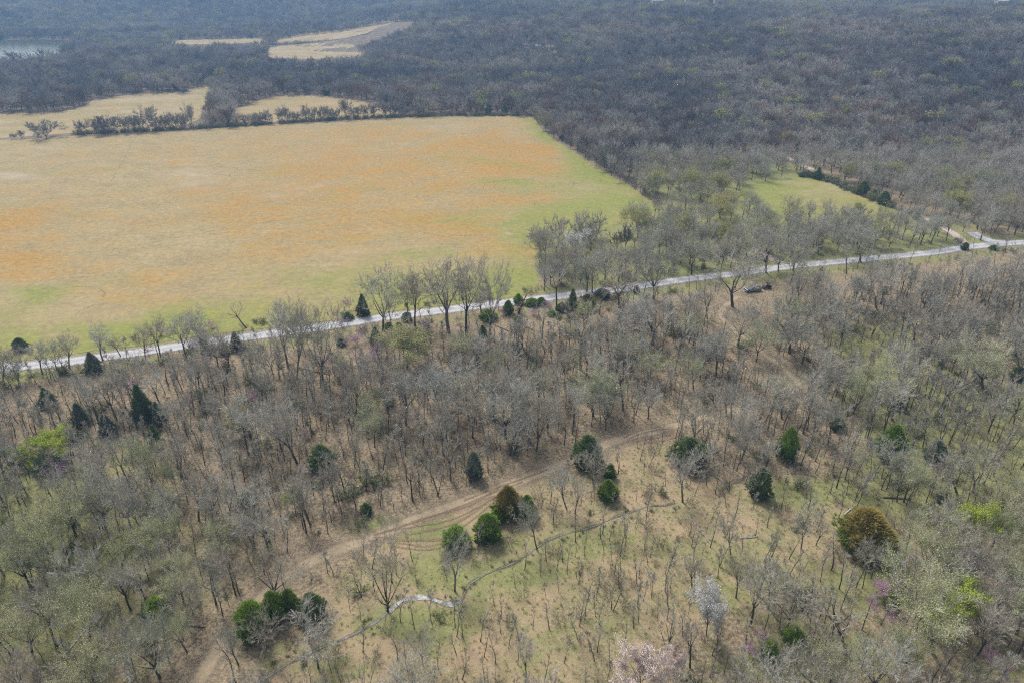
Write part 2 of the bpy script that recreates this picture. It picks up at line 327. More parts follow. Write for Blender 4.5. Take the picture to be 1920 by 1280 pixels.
def make_ground():
    right = axis(-170, 235, 1.9, 3400); left = axis(170, 170, 1.9, 3400)
    xs = sorted(set([-a for a in left[1:]] + right)); ys = [-60, -20, 20] + axis(34, 262, 1.9, 4300)
    X, Y = np.meshgrid(np.array(xs), np.array(ys)); Z = height(X, Y)
    px, py, dep = proj(X, Y, Z)
    g = blobs(px, py, GREEN); d = blobs(px, py, DIRT)
    cl = inpoly(px, py, CLEAR).astype(float)
    # soften the clearing edge by averaging over shifted tests
    cl = sum(inpoly(px + a, py + b_, CLEAR).astype(float) for a, b_ in ((0, 0), (22, 0), (-22, 0), (0, 16), (0, -16), (14, 12), (-14, -12), (14, -12), (-14, 12))) / 9
    pdk = inpoly(px, py, PADDOCK).astype(float)
    st = np.clip(cl * 0.85 + blobs(px, py, [(1640, 700, 80, 30, .3), (1700, 1000, 140, 60, .45), (150, 1000, 220, 140, .4), (1350, 620, 60, 60, .35), (1830, 700, 80, 60, .3), (250, 860, 200, 60, .3), (1560, 1150, 160, 60, .35)]), 0, 1)
    near = (Y < 420)
    g = np.where(near, np.clip(g + 0.19 + blobs(px, py, [(180, 1100, 320, 190, .22), (1800, 1000, 260, 300, .15), (1500, 1150, 250, 160, .15)]), 0, 1), 0) ; st = np.where(near, st, 0.1)
    d = np.where(Y > 300, .62 * (1 - np.clip(g * 1.3, 0, 1)), d)  # far wood floor darkened: shade between the crowns painted into the ground colour
    dr = dist_line(X, Y, ROADW)
    g = np.clip(g + 0.45 * np.exp(-((dr - 6) / 3.0) ** 2), 0, 1)
    ny, nx = X.shape
    V = np.stack([X.ravel(), Y.ravel(), Z.ravel()], 1)
    i = (np.arange(ny - 1)[:, None] * nx + np.arange(nx - 1)[None, :]).ravel()
    T = np.concatenate([np.stack([i, i + 1, i + nx + 1], 1), np.stack([i, i + nx + 1, i + nx], 1)])
    me = tri_mesh('ground', V, T, [M['ground']], smooth=True)
    ca = me.color_attributes.new('cover', 'FLOAT_COLOR', 'POINT')
    C = np.stack([g.ravel(), st.ravel(), np.clip(d, 0, 1).ravel(), np.ones(g.size)], 1).astype(np.float32)
    ca.data.foreach_set('color', C.ravel())
    prop(link('ground', me), kind='structure')
make_ground()
def smooth_line(line, step):
    P = [Vector(p) for p in line]; out = []
    for i in range(len(P) - 1):
        p0, p1, p2, p3 = P[max(i - 1, 0)], P[i], P[i + 1], P[min(i + 2, len(P) - 1)]
        n = max(2, int((p2 - p1).length / step))
        for k in range(n):
            t = k / n
            out.append(0.5 * ((2 * p1) + (p2 - p0) * t + (2 * p0 - 5 * p1 + 4 * p2 - p3) * t * t + (3 * p1 - p0 - 3 * p2 + p3) * t ** 3))
    out.append(P[-1]); return out
def sheet(name, poly, z, material, step, masks, jag=0.0, seed=1):
    """a flat sheet with its own outline and inner vertices carrying the cover masks"""
    rng = random.Random(seed)
    Pw = [Vector(p) for p in smooth_line(W(poly) + [W(poly)[0]], step * 1.5)][:-1]
    if jag: Pw = [p + Vector((rng.uniform(-jag, jag), rng.uniform(-jag, jag))) for p in Pw]
    pl = [(p.x, p.y) for p in Pw]; n = len(pl)
    xs = [p[0] for p in pl]; ys = [p[1] for p in pl]
    gx, gy = np.meshgrid(np.arange(min(xs), max(xs), step), np.arange(min(ys), max(ys), step))
    gx = gx.ravel(); gy = gy.ravel()
    k = inpoly(gx, gy, pl) & (dist_line(gx, gy, pl + [pl[0]]) > step * 0.4)
    pts = [Vector(p) for p in pl] + [Vector((a, b_)) for a, b_ in zip(gx[k], gy[k])]
    res = delaunay_2d_cdt(pts, [], [list(range(n))], 1, 1e-4)
    V = np.array([(v.x, v.y, z + hz(v.x, v.y)) for v in res[0]]); T = [f for f in res[2] if len(f) == 3]
    me = tri_mesh(name, V, T, [material])
    if sum((V[T[0][1]][a] - V[T[0][0]][a]) * (V[T[0][2]][b_] - V[T[0][0]][b_]) * s for a, b_, s in ((0, 1, 1), (1, 0, -1))) < 0: me.flip_normals()
    if masks:
        px, py, _ = proj(V[:, 0], V[:, 1], V[:, 2])
        ca = me.color_attributes.new('cover', 'FLOAT_COLOR', 'POINT')
        C = np.stack([np.clip(f(px, py, V), 0, 1) for f in masks] + [np.ones(len(V))], 1).astype(np.float32)
        ca.data.foreach_set('color', C.ravel())
    return prop(link(name, me), kind='structure')
MG = [(300, 610, 560, 42, .5), (780, 530, 220, 45, .35), (950, 400, 160, 90, .15), (1130, 330, 90, 26, .45), (1180, 372, 60, 28, .9), (1110, 400, 110, 26, .7), (1050, 440, 90, 40, .8), (1000, 350, 110, 35, .42), (960, 510, 100, 35, .55), (1090, 300, 30, 20, .5), (1025, 252, 14, 18, .8),
      (90, 560, 110, 26, .6), (40, 640, 120, 26, .55), (230, 630, 160, 18, .6), (420, 590, 160, 24, .45), (650, 560, 160, 30, .4), (850, 540, 120, 30, .5), (550, 500, 220, 40, .22), (900, 430, 180, 40, .25),
      (500, 285, 60, 8, .2), (130, 395, 40, 10, .3), (220, 300, 25, 30, .15), (250, 270, 60, 8, .15), (870, 290, 60, 20, .25), (1190, 355, 26, 14, .5), (0, 690, 40, 20, .6), (780, 505, 60, 40, .2)]
MO = [(900, 330, 160, 70, .22), (450, 400, 260, 60, .15), (1000, 370, 100, 30, .25), (0, 470, 130, 60, .5), (40, 400, 100, 40, .35), (920, 260, 90, 30, .4), (980, 300, 120, 30, .6), (1010, 285, 30, 12, .4), (600, 290, 160, 40, .35), (700, 340, 200, 50, .35), (330, 285, 60, 20, .3), (600, 430, 200, 60, .3), (860, 425, 120, 30, .45),
      (230, 520, 200, 30, .3), (900, 470, 160, 20, .35), (420, 370, 150, 40, .2), (1010, 420, 40, 20, .3), (600, 250, 120, 14, .3), (780, 255, 60, 30, .3)]
MP = [(30, 330, 70, 14, .6), (180, 283, 60, 6, .4), (60, 275, 90, 8, .4), (330, 330, 110, 40, .35), (200, 410, 70, 16, .35), (520, 360, 130, 40, .25), (820, 235, 80, 10, .5), (960, 248, 22, 5, .6), (1110, 340, 30, 8, .5), (700, 470, 160, 20, .3), (955, 438, 14, 5, .8), (300, 560, 90, 20, .25), (460, 327, 10, 3, .5)]
def edge_green(px, py, V):
    e = [(1004, 226), (1040, 258), (1110, 306), (1170, 345), (1225, 385)]
    return 0.9 * np.exp(-(dist_line(V[:, 0], V[:, 1], W(e)) / 9.0) ** 2)
sheet('meadow', MEADOW, 0.05, M['meadow'], 4.0, [lambda x, y, V: 0.92 * blobs(x, y, MG) + 0.07 + edge_green(x, y, V) + 0.5 * np.exp(-(dist_line(V[:, 0], V[:, 1], ROADW) / 12) ** 2), lambda x, y, V: 1.3 * blobs(x, y, MO) + .05, lambda x, y, V: blobs(x, y, MP)], 0.6)
sheet('hay_field', F_LEFT, 0.05, M['meadow'], 9.0, [lambda x, y, V: 0.22 + 0 * x + blobs(x, y, [(330, 235, 80, 8, .3), (380, 190, 30, 20, .3)]), lambda x, y, V: 0.1 + 0 * x, lambda x, y, V: 0.38 + 0 * x], 0.8)
sheet('hay_field', F_MID, 0.05, M['meadow'], 9.0, [lambda x, y, V: 0.1 + 0 * x, lambda x, y, V: 0.22 + 0 * x, lambda x, y, V: 0.3 + 0 * x], 0.8)
for k, f in enumerate((F_FAR1, F_FAR2, F_FAR3)):
    sheet('hay_field', f, 0.15, M['meadow'], 25.0, [lambda x, y, V: 0.1 + 0 * x, lambda x, y, V: 0.15 + 0.1 * k + 0 * x, lambda x, y, V: 0.45 + 0 * x], 2.0)
sheet('paddock', PADDOCK, 0.05, M['meadow'], 4.0, [lambda x, y, V: 0.78 + blobs(x, y, [(1440, 350, 60, 20, .4), (1400, 385, 30, 20, .4), (1600, 385, 60, 20, -.15)]), lambda x, y, V: blobs(x, y, [(1530, 385, 30, 8, .6), (1600, 370, 60, 14, .25)]), lambda x, y, V: 0.25 + 0 * x], 0.5)
sheet('lake', LAKE, 0.12, M['lake'], 60.0, None, 2.0)
sheet('pond', POND, 0.12, M['lake'], 30.0, None, 1.0)
def strip(name, line, width, z, material, step=1.5, wob=0.0, seed=3, parts=6):
    P = smooth_line(line, step); rng = random.Random(seed); V = []; T = []; U = []; L = 0
    for i, p in enumerate(P):
        d = (P[min(i + 1, len(P) - 1)] - P[max(i - 1, 0)]); d.normalize() if d.length else None
        nrm = Vector((-d.y, d.x)); wd = width * (1 + wob * math.sin(i * 0.7 + seed) * rng.uniform(0.3, 1))
        if i: L += (p - P[i - 1]).length
        for k in range(parts + 1):
            q = p + nrm * wd * (k / parts - 0.5); V.append((q.x, q.y, z + hz(q.x, q.y))); U.append((k / parts, L / width))
    n = parts + 1
    for i in range(len(P) - 1):
        for k in range(parts):
            a = i * n + k; T += [(a, a + n + 1, a + 1), (a, a + n, a + n + 1)]
    return V, T, U
def strips(name, L, material, kind='structure'):
    V = []; T = []; U = []
    for (v, t, u) in L:
        o = len(V); V += v; U += u; T += [(a + o, b_ + o, c + o) for a, b_, c in t]
    V = np.array(V); T = np.array(T)
    a = V[T[:, 1], :2] - V[T[:, 0], :2]; b_ = V[T[:, 2], :2] - V[T[:, 0], :2]
    fl = (a[:, 0] * b_[:, 1] - a[:, 1] * b_[:, 0]) < 0; T[fl] = T[fl][:, ::-1]
    me = tri_mesh(name, V, T, [material]); uv = me.uv_layers.new(name='UVMap')
    uv.data.foreach_set('uv', np.array(U, np.float32)[T.ravel()].ravel())
    return prop(link(name, me), kind=kind)
strips('gravel_road', [strip('', ROADW, 6.8, 0.10, M['gravel'], 2)], M['gravel'])
strips('driveway', [strip('', DRIVEW, 4.0, 0.075, M['gravel'], 2)], M['lane'])
strips('road_fork', [strip('', W(FORK), 7.5, 0.08, M['gravel'], 2)], M['gravel'])
strips('dirt_track', [strip('', TRACKW, 6.0, 0.03, M['track'], 1.2, 0.12)], M['track'])
strips('dirt_track', [strip('', TRACK2W, 4.2, 0.03, M['track'], 1.2, 0.12)], M['track'])
strips('dirt_lane', [strip('', LANEW, 4.6, 0.03, M['lane'], 3)], M['lane'])
strips('far_lane', [strip('', W(FARLANE), 9.0, 0.4, M['lane'], 12)], M['lane'])
strips('stream_bank', [strip('', STREAMW, 1.15, 0.02, M['bank'], 0.8, 0.8, 5), strip('', W(POOL), 1.6, 0.02, M['bank'], 0.8, 0.7)], M['bank'])
strips('brook', [strip('', W(STREAM[:7]), 0.6, 0.05, M['stream'], 0.6, 0.6, 9), strip('', W(STREAM[14:]), 0.32, 0.05, M['stream'], 0.6, 0.7, 4), strip('', W(POOL), 0.4, 0.05, M['stream'], 0.6, 0.6)], M['brook'])
strips('stream', [strip('', W(STREAM[6:15]), 0.85, 0.055, M['stream'], 0.5, 0.55, 2)], M['stream'])
RUTS = [[(690, 1013), (760, 1019), (800, 1024), (832, 1016)], [(700, 1003), (780, 978), (860, 950), (920, 925), (980, 903)], [(715, 1000), (800, 970), (880, 946), (935, 915)],
        [(740, 1014), (825, 1008), (870, 985), (900, 962), (930, 936), (955, 915)], [(700, 1006), (760, 1010), (820, 1012), (850, 998)], [(760, 1002), (840, 985), (885, 962), (925, 930)],
        [(720, 995), (790, 985), (850, 972), (900, 948), (940, 925)], [(730, 1022), (790, 1030), (835, 1024)], [(870, 938), (920, 918), (990, 893), (1030, 878)],
        [(1180, 822), (1200, 813), (1228, 806), (1262, 803)], [(1192, 826), (1226, 821), (1262, 812)], [(1206, 831), (1240, 826), (1280, 815)], [(1170, 820), (1195, 808), (1240, 800)]]
strips('wheel_ruts', [strip('', W(r), 0.75 + 0.12 * (i % 3), 0.055 + 0.004 * i, M['rut'], 0.8, 0.3, i) for i, r in enumerate(RUTS)], M['rut'])
def ring(px, py, rad, w_=0.5, a0=0, a1=360):
    c = at(px, py); return [(c.x + rad * math.cos(R(a)), c.y + rad * math.sin(R(a))) for a in np.arange(a0, a1 + 1, 15)]
marks = [ring(462, 327, 8.5), ring(462, 327, 7.6, a0=20, a1=250), ring(410, 322, 9, a0=0, a1=200), ring(962, 352, 14, a0=60, a1=330), ring(975, 350, 12), ring(1040, 385, 9, a0=60, a1=240), ring(205, 402, 10, a0=90, a1=300), ring(1020, 345, 14, a0=-80, a1=110), ring(120, 565, 11, a0=-40, a1=190)]
marks += [W([(20, 490), (200, 470), (420, 430), (640, 395)]), W([(500, 480), (700, 455), (900, 440)]), W([(250, 262), (232, 300), (205, 345)]), W([(640, 380), (730, 420), (860, 450)])]
strips('tyre_marks', [strip('', m_, 0.7, 0.07 + 0.004 * i, M['mark'], 2, 0.2, i, 4) for i, m_ in enumerate(marks)], M['mark'])

# ---------------------------------------------------------------- plant templates
def perp(rng, d):
    a = Vector((rng.gauss(0, 1), rng.gauss(0, 1), rng.gauss(0, 1))); a -= d * a.dot(d); return a.normalized()
def skeleton(rng, H, fork, nl, spread, levels, up=0.10, leader=0.0, R0=None, L1=None, wob=0.12, lat=0.75, kids=2, droop=0):
    segs = []; tips = []
    R0 = R0 or H * 0.017
    def grow(p, d, L, r, lev):
        n = 3; s = L / n
        for k in range(n):
            d = (d + perp(rng, d) * wob * rng.uniform(0.4, 1.3) + Vector((0, 0, up if lev < 3 else up * 0.6))).normalized()
            q = p + d * s; r1 = r * 0.80; segs.append((p, q, r, r1, lev)); p = q; r = r1
            if lev < levels and rng.random() < lat:
                c = (d * math.cos(R(45)) + perp(rng, d) * math.sin(R(45))).normalized()
                grow(p, c, L * rng.uniform(0.42, 0.68), r * 0.6, lev + 1)
            if lev >= levels - 1: tips.append((p, d, lev))
        if lev < levels:
            for _ in range(kids):
                an = R(rng.uniform(14, 34)); c = (d * math.cos(an) + perp(rng, d) * math.sin(an)).normalized()
                grow(p, c, L * rng.uniform(0.6, 0.8), r * 0.75, lev + 1)
    p = Vector((0, 0, -0.3)); d = Vector((rng.uniform(-.08, .08), rng.uniform(-.08, .08), 1)).normalized(); r = R0 * 1.25
    n = 4; top = H * fork
    for k in range(n):
        q = p + d * (top / n); r1 = r * (0.80 if k == 0 else 0.95); segs.append((p, q, r, r1, 0)); p, r = q, r1
        d = (d + perp(rng, d) * 0.07 + Vector((0, 0, .1))).normalized()
        if k == n - 2 and leader == 0 and rng.random() < .6:
            an = R(rng.uniform(50, 75)); az = rng.uniform(0, 6.28)
            grow(p, Vector((math.cos(az) * math.sin(an), math.sin(az) * math.sin(an), math.cos(an))), (L1 or H * .3) * .7, r * 0.45, 2)
    L1 = L1 or (H - top) * 0.46; az0 = rng.uniform(0, 6.28)
    if leader:
        m = 6; hl = (H - top) * leader
        for k in range(m):
            q = p + d * (hl / m); segs.append((p, q, r, r * .82, 0)); p, r = q, r * .82
            d = (d + perp(rng, d) * 0.10 + Vector((0, 0, .12))).normalized()
            for j in range(2 if nl > 4 else 1):
                az0 += 2.4 + rng.uniform(-.5, .5); an = R(rng.uniform(spread * .6, spread))
                grow(p, Vector((math.cos(az0) * math.sin(an), math.sin(az0) * math.sin(an), math.cos(an))), L1 * (1.0 - 0.55 * k / m) * rng.uniform(.7, 1.1), r * 0.5, 1)
        grow(p, d, L1 * .5, r, 1)
    else:
        for i in range(nl):
            an = R(spread * (0.25 + 0.75 * ((i + rng.random() * .6) / nl))); az = az0 + i * 2.4
            grow(p - d * rng.uniform(0, top * .12), Vector((math.cos(az) * math.sin(an), math.sin(az) * math.sin(an), math.cos(an))), L1 * rng.uniform(.85, 1.2), r * rng.uniform(.5, .72), 1)
    return segs, tips
def tubes(segs, rmin=0.012):
    V = []; T = []; o = 0
    for (a, b_, r0, r1, lev) in segs:
        k = 6 if r0 > .12 else (4 if r0 > 0.05 else 3)
        d = (b_ - a).normalized(); u = d.orthogonal().normalized(); v = d.cross(u); b2 = b_ + d * min(r1, .05)
        r0 = max(r0, rmin); r1 = max(r1, rmin)
        for (c, r) in ((a, r0), (b2, r1)):
            for i in range(k):
                an = 6.2832 * i / k; q = c + u * (r * math.cos(an)) + v * (r * math.sin(an)); V.append(q[:])
        for i in range(k):
            j = (i + 1) % k; T += [(o + i, o + j, o + k + j), (o + i, o + k + j, o + k + i)]
        o += 2 * k
    return V, T
def slivers(rng, tips, n, L, wd, up=.25, sp_=0.7):
    V = []; T = []; o = 0
    for (p, d, lev) in tips:
        for _ in range(n):
            c = (d + perp(rng, d) * rng.uniform(.2, sp_) + Vector((0, 0, up))).normalized(); q = p + c * L * rng.uniform(.6, 1.3)
            s = perp(rng, c) * wd; st = p + d * rng.uniform(-.3, 0) * L
            V += [(st - s)[:], (st + s)[:], q[:]]; T.append((o, o + 1, o + 2)); o += 3
    return V, T
def leaves(rng, tips, n, size, rad, frac=1.0, keep=None):
    V = []; T = []; o = 0
    for (p, d, lev) in tips:
        if rng.random() > frac or (keep and not keep(p)): continue
        for _ in range(n):
            c = p + Vector((rng.gauss(0, rad), rng.gauss(0, rad), rng.gauss(0, rad * .8)))
            a = Vector((rng.gauss(0, 1), rng.gauss(0, 1), rng.gauss(0, 1))).normalized(); s = size * rng.uniform(.6, 1.4)
            u = a.orthogonal().normalized() * s; v = a.cross(u).normalized() * s
            V += [(c - u)[:], (c + v)[:], (c + u)[:], (c - v)[:]]; T += [(o, o + 1, o + 2), (o, o + 2, o + 3)]; o += 4
    return V, T
def join(L):
    V = []; T = []; mi = []
    for (v, t, m) in L:
        o = len(V); V += v; T += [(a + o, b_ + o, c + o) for a, b_, c in t]; mi += [m] * len(t)
    return V, T, mi
def size_of(V):
    A = np.array(V); z = A[:, 2]; top = np.percentile(z, 99.3)
    up = A[z > top * .35]; wd = (np.percentile(up[:, 0], 96) - np.percentile(up[:, 0], 4) + np.percentile(up[:, 1], 96) - np.percentile(up[:, 1], 4)) / 2
    return float(top), float(wd)
TPL = {}      # kind -> list of dict(trunk, crown, whole, H, W)
def template(kind, seed, H, levels=4, tw=(4, .75, .018), leaf=None, leafmat=None, twig='twig', bark='bark', far=False, fat=0.012, limb='crown', **kw):
    rng = random.Random(seed); segs, tips = skeleton(rng, H, levels=levels, **kw)
    lo = tubes([s for s in segs if s[4] <= 1], fat); hi = tubes([s for s in segs if s[4] > 1], fat)
    sl_ = slivers(rng, tips, tw[0], tw[1], tw[2])
    cr = [(hi[0], hi[1], 0), (sl_[0], sl_[1], 0)]; mats = [M[twig]]
    if leaf:
        lv = leaves(rng, tips, *leaf); cr.append((lv[0], lv[1], 1)); mats.append(M[leafmat])
    V, T, mi = join(cr); H_, W_ = size_of(V)
    d = dict(H=H_, W=W_)
    if far:
        V2, T2, m2 = join([(V, T, 0), (lo[0], lo[1], 9)]); m2 = mi + [len(mats)] * len(lo[1])
        d['whole'] = tri_mesh(kind, V2, T2, mats + [M[bark]], m2)
    else:
        d['trunk'] = tri_mesh(kind + '_trunk', lo[0], lo[1], [M[bark]]); d['crown'] = tri_mesh(kind + '_crown', V, T, mats, mi)
        V2, T2, m2 = join([(V, T, 0), (lo[0], lo[1], 9)]); m2 = mi + [len(mats)] * len(lo[1])
        d['whole'] = tri_mesh(kind, V2, T2, mats + [M[bark]], m2)
    TPL.setdefault(kind, []).append(d)
for i in range(8): template('broad', 10 + i, 16, tw=(6, .75, .017), fork=.26 + .03 * (i % 3), nl=(6, 5, 7, 5)[i % 4], spread=(58, 50, 64, 46)[i % 4], wob=(.12, .2)[i % 2], up=.13)
for i in range(8): template('upright', 30 + i, 16, fork=.34 + .04 * (i % 3), nl=5, spread=30, up=.10, L1=4.6)
for i in range(8): template('tall', 170 + i, 15, fork=.42, nl=4, spread=30, up=.12, L1=3.6, levels=3 + (i % 2), tw=(4, .7, .018), lat=.7, R0=.19)
for i in range(3): template('hedge', 160 + i, 9, fork=.14, nl=6, spread=58, up=.10, levels=4, tw=(5, .7, .03), twig='fartwig', bark='farbark', fat=.03)
for i in range(3): template('vase', 50 + i, 15, fork=.10, nl=7, spread=60, up=.10, L1=5.4, levels=4, tw=(2, .8, .016), lat=.55, twig='twig')
for i in range(3): template('dead', 60 + i, 15, fork=.55, nl=5, spread=75, up=.12, L1=3.6, levels=3, tw=(1, .7, .02), lat=.6, twig='palebark', fat=.03)
for i in range(9): template('slender', 500 + i, 10, fork=.3, nl=3, spread=34, up=.14, leader=.85, L1=1.7, levels=2 + (i % 2), tw=(3, .6, .015), R0=.12, lat=.6)
for i in range(3): template('sapling', 80 + i, 5, fork=.2, nl=3, spread=34, up=.14, leader=.9, L1=.85, levels=2, tw=(2, .4, .013), R0=.075, lat=.45, fat=.014)
for i in range(3): template('olive', 90 + i, 13, fork=.25, nl=6, spread=60, up=.12, leaf=(12, .075, .4), leafmat='bud_olive', tw=(2, .6, .014))
for i in range(3): template('pale', 100 + i, 13, fork=.30, nl=5, spread=48, up=.12, leaf=(7, .055, .4), leafmat='bud_pale', tw=(3, .65, .015))
for i in range(2): template('lime', 110 + i, 10, fork=.30, nl=5, spread=55, up=.12, leaf=(14, .075, .32), leafmat='bud_lime', tw=(1, .5, .012))
for i in range(3): template('redbud', 120 + i, 6, fork=.18, nl=5, spread=58, up=.08, levels=3, leaf=(10, .055, .26), leafmat='fruitbud', tw=(3, .5, .01), R0=.08)
for i in range(2): template('pink', 130 + i, 8, fork=.2, nl=6, spread=62, up=.10, levels=4, leaf=(14, .065, .26), leafmat='pinkbloom', tw=(1, .5, .012))
for i in range(2): template('white', 140 + i, 9, fork=.25, nl=5, spread=45, up=.10, levels=4, leaf=(7, .08, .24), leafmat='whitebloom', tw=(2, .5, .012))
# distant trees: fewer, thicker twigs
for i in range(9): template('far_bare', 200 + i, 14, levels=3, fork=.28, nl=6, spread=(58, 46, 66)[i % 3], up=.11, L1=(5.0, 4.2, 5.4)[i % 3], tw=(8, 1.3, .05), twig=('fartwig', 'fartwig', 'fartwig2', 'fartwig3')[i % 4], bark='farbark', far=True, fat=.04, lat=.7)
for i in range(2): template('far_olive', 220 + i, 13, levels=3, fork=.28, nl=6, spread=58, up=.11, L1=4.6, tw=(2, 1.4, .05), leaf=(6, .28, .7), leafmat='bud_olive', twig='fartwig', bark='farbark', far=True, fat=.04)
for i in range(4): template('mid_bare', 240 + i, 14, levels=4, fork=.28, nl=5, spread=52, up=.11, tw=(3, .9, .026), twig='twig', bark='bark', far=True, fat=.02, lat=.6)
for i in range(2): template('mid_pale', 250 + i, 13, levels=4, fork=.28, nl=5, spread=55, up=.11, tw=(2, .8, .022), leaf=(2, .11, .35), leafmat='bud_pale', far=True, fat=.02, lat=.6)
def cedar(seed, shape, material, dens=1.0, H=8.0, Wd=5.0, twiggy=False):
    rng = random.Random(seed); V = []; T = []; o = 0; lob = [rng.uniform(0, 6.28) for _ in range(4)]
    def rad(t, az):
        if shape == 'round': b_ = max(0, 1 - t ** 1.85) ** .62 * min(1, .74 + t * 1.3)
        elif shape == 'cone': b_ = (1 - t) ** .85 * min(1, t / .12 + .5)
        else: b_ = max(0, 1 - t ** 1.9) ** .75 * min(1, .65 + t * 1.8)
        return Wd / 2 * b_ * (1 + .20 * math.sin(3 * az + lob[0] + 5 * t) + .14 * math.sin(5 * az + lob[1] - 9 * t) + .08 * math.sin(9 * az + lob[2] + 17 * t))
    # inner mass so that the bush is opaque
    nz_, na = 12, 14
    for i in range(nz_ + 1):
        t = i / nz_
        for j in range(na):
            az = 6.2832 * j / na; r = rad(t, az) * .60 * rng.uniform(.85, 1.1) if 0 < i < nz_ else .02
            V.append((r * math.cos(az), r * math.sin(az), H * (.05 + .9 * t)))
    for i in range(nz_):
        for j in range(na):
            a, b_ = i * na + j, i * na + (j + 1) % na; T += [(a, b_, b_ + na), (a, b_ + na, a + na)]
    o = len(V); n = int(720 * dens)
    for _ in range(n):
        t = rng.random() ** 1.15; az = rng.uniform(0, 6.2832); rr = rad(t, az); r = rr * rng.choice((rng.uniform(.6, 1.0), rng.uniform(.8, 1.0), rng.uniform(.9, 1.16)))
        p = Vector((r * math.cos(az), r * math.sin(az), H * (.04 + .94 * t)))
        d = Vector((math.cos(az), math.sin(az), rng.uniform(.3, 1.3) + (1.5 * t if shape == 'cone' else t))).normalized()
        for _k in range(13):
            c = (d + perp(rng, d) * rng.uniform(.1, .8)).normalized(); L = rng.uniform(.3, .8) * (Wd / 5) ** .5; s = perp(rng, c) * rng.uniform(.035, .07)
            st = p + perp(rng, d) * rng.uniform(0, .25); q = st + c * L
            V += [(st - s)[:], (st + s)[:], q[:]]; T.append((o, o + 1, o + 2)); o += 3
    me = tri_mesh('cedar_crown', V, T, [M[material]])
    tv, tt = tubes([(Vector((0, 0, -.3)), Vector((0.05, 0, H * .3)), .16, .12, 0), (Vector((0.05, 0, H * .3)), Vector((0, 0, H * .9)), .12, .04, 0)])
    tr = tri_mesh('cedar_trunk', tv, tt, [M['bark']])
    V2, T2, m2 = join([(V, T, 0), (tv, tt, 1)])
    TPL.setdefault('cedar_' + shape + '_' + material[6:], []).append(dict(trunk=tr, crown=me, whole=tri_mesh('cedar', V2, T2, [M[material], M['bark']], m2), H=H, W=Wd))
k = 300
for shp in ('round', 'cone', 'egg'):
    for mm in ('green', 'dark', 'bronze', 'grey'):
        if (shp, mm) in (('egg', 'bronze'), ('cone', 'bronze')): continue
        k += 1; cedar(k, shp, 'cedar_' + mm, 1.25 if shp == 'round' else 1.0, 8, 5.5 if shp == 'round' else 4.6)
def shrub_tpl(kind, seed, H, n, mats, tw=(3, .4, .012), leaf=None, lv=2):
    rng = random.Random(seed); segs = []; tips = []
    for i in range(n):
        az = rng.uniform(0, 6.28); an = R(rng.uniform(5, 55)); p = Vector((rng.gauss(0, .25), rng.gauss(0, .25), -.1)); L = H * rng.uniform(.5, 1)
        d = Vector((math.cos(az) * math.sin(an), math.sin(az) * math.sin(an), math.cos(an)))
        for k_ in range(4):
            q = p + d * L / 4; segs.append((p, q, .03 - .005 * k_, .026 - .005 * k_, 1)); p = q; d = (d + perp(rng, d) * .22).normalized()
            for _ in range(2):
                c = (d + perp(rng, d) * .9).normalized(); q2 = p + c * L * .25; segs.append((p, q2, .012, .008, 2)); tips.append((q2, c, 2))
            tips.append((p, d, 2))
    a = tubes(segs, .008); b_ = slivers(rng, tips, *tw); L = [(a[0], a[1], 0), (b_[0], b_[1], 0)]
    if leaf: c = leaves(rng, tips, *leaf); L.append((c[0], c[1], 1))
    V, T, mi = join(L); H_, W_ = size_of(V); TPL.setdefault(kind, []).append(dict(whole=tri_mesh(kind, V, T, [M[m_] for m_ in mats], mi), H=H_, W=W_))
for i in range(4): shrub_tpl('shrub', 400 + i, 2.4, 8, ['shrub'], tw=(5, .5, .010))
for i in range(2): shrub_tpl('weed', 410 + i, 1.3, 8, ['shrub', 'weed'], leaf=(3, .06, .15))
def tuft(seed, material):
    rng = random.Random(seed); V = []; T = []; o = 0
    for i in range(26):
        a = rng.uniform(0, 6.28); b_ = rng.uniform(.1, .7); p = Vector((rng.gauss(0, .13), rng.gauss(0, .13), 0)); L = rng.uniform(.2, .42)
        q = p + Vector((math.cos(a) * math.sin(b_), math.sin(a) * math.sin(b_), math.cos(b_))) * L; s = Vector((-math.sin(a), math.cos(a), 0)) * .02
        V += [(p - s)[:], (p + s)[:], q[:]]; T.append((o, o + 1, o + 2)); o += 3
    TPL.setdefault('tuft', []).append(dict(whole=tri_mesh('tuft', V, T, [material]), H=.4, W=.4))
M['straw'] = plantmat('dry_grass', [(0.66, 0.58, 0.32), (0.55, 0.49, 0.25), (0.72, 0.62, 0.38), (0.48, 0.46, 0.20)])
M['grass'] = plantmat('green_grass', [(0.30, 0.37, 0.12), (0.40, 0.44, 0.17)])
for i in range(3): tuft(i, M['straw'])
tuft(7, M['grass']); tuft(8, M['shrub'])

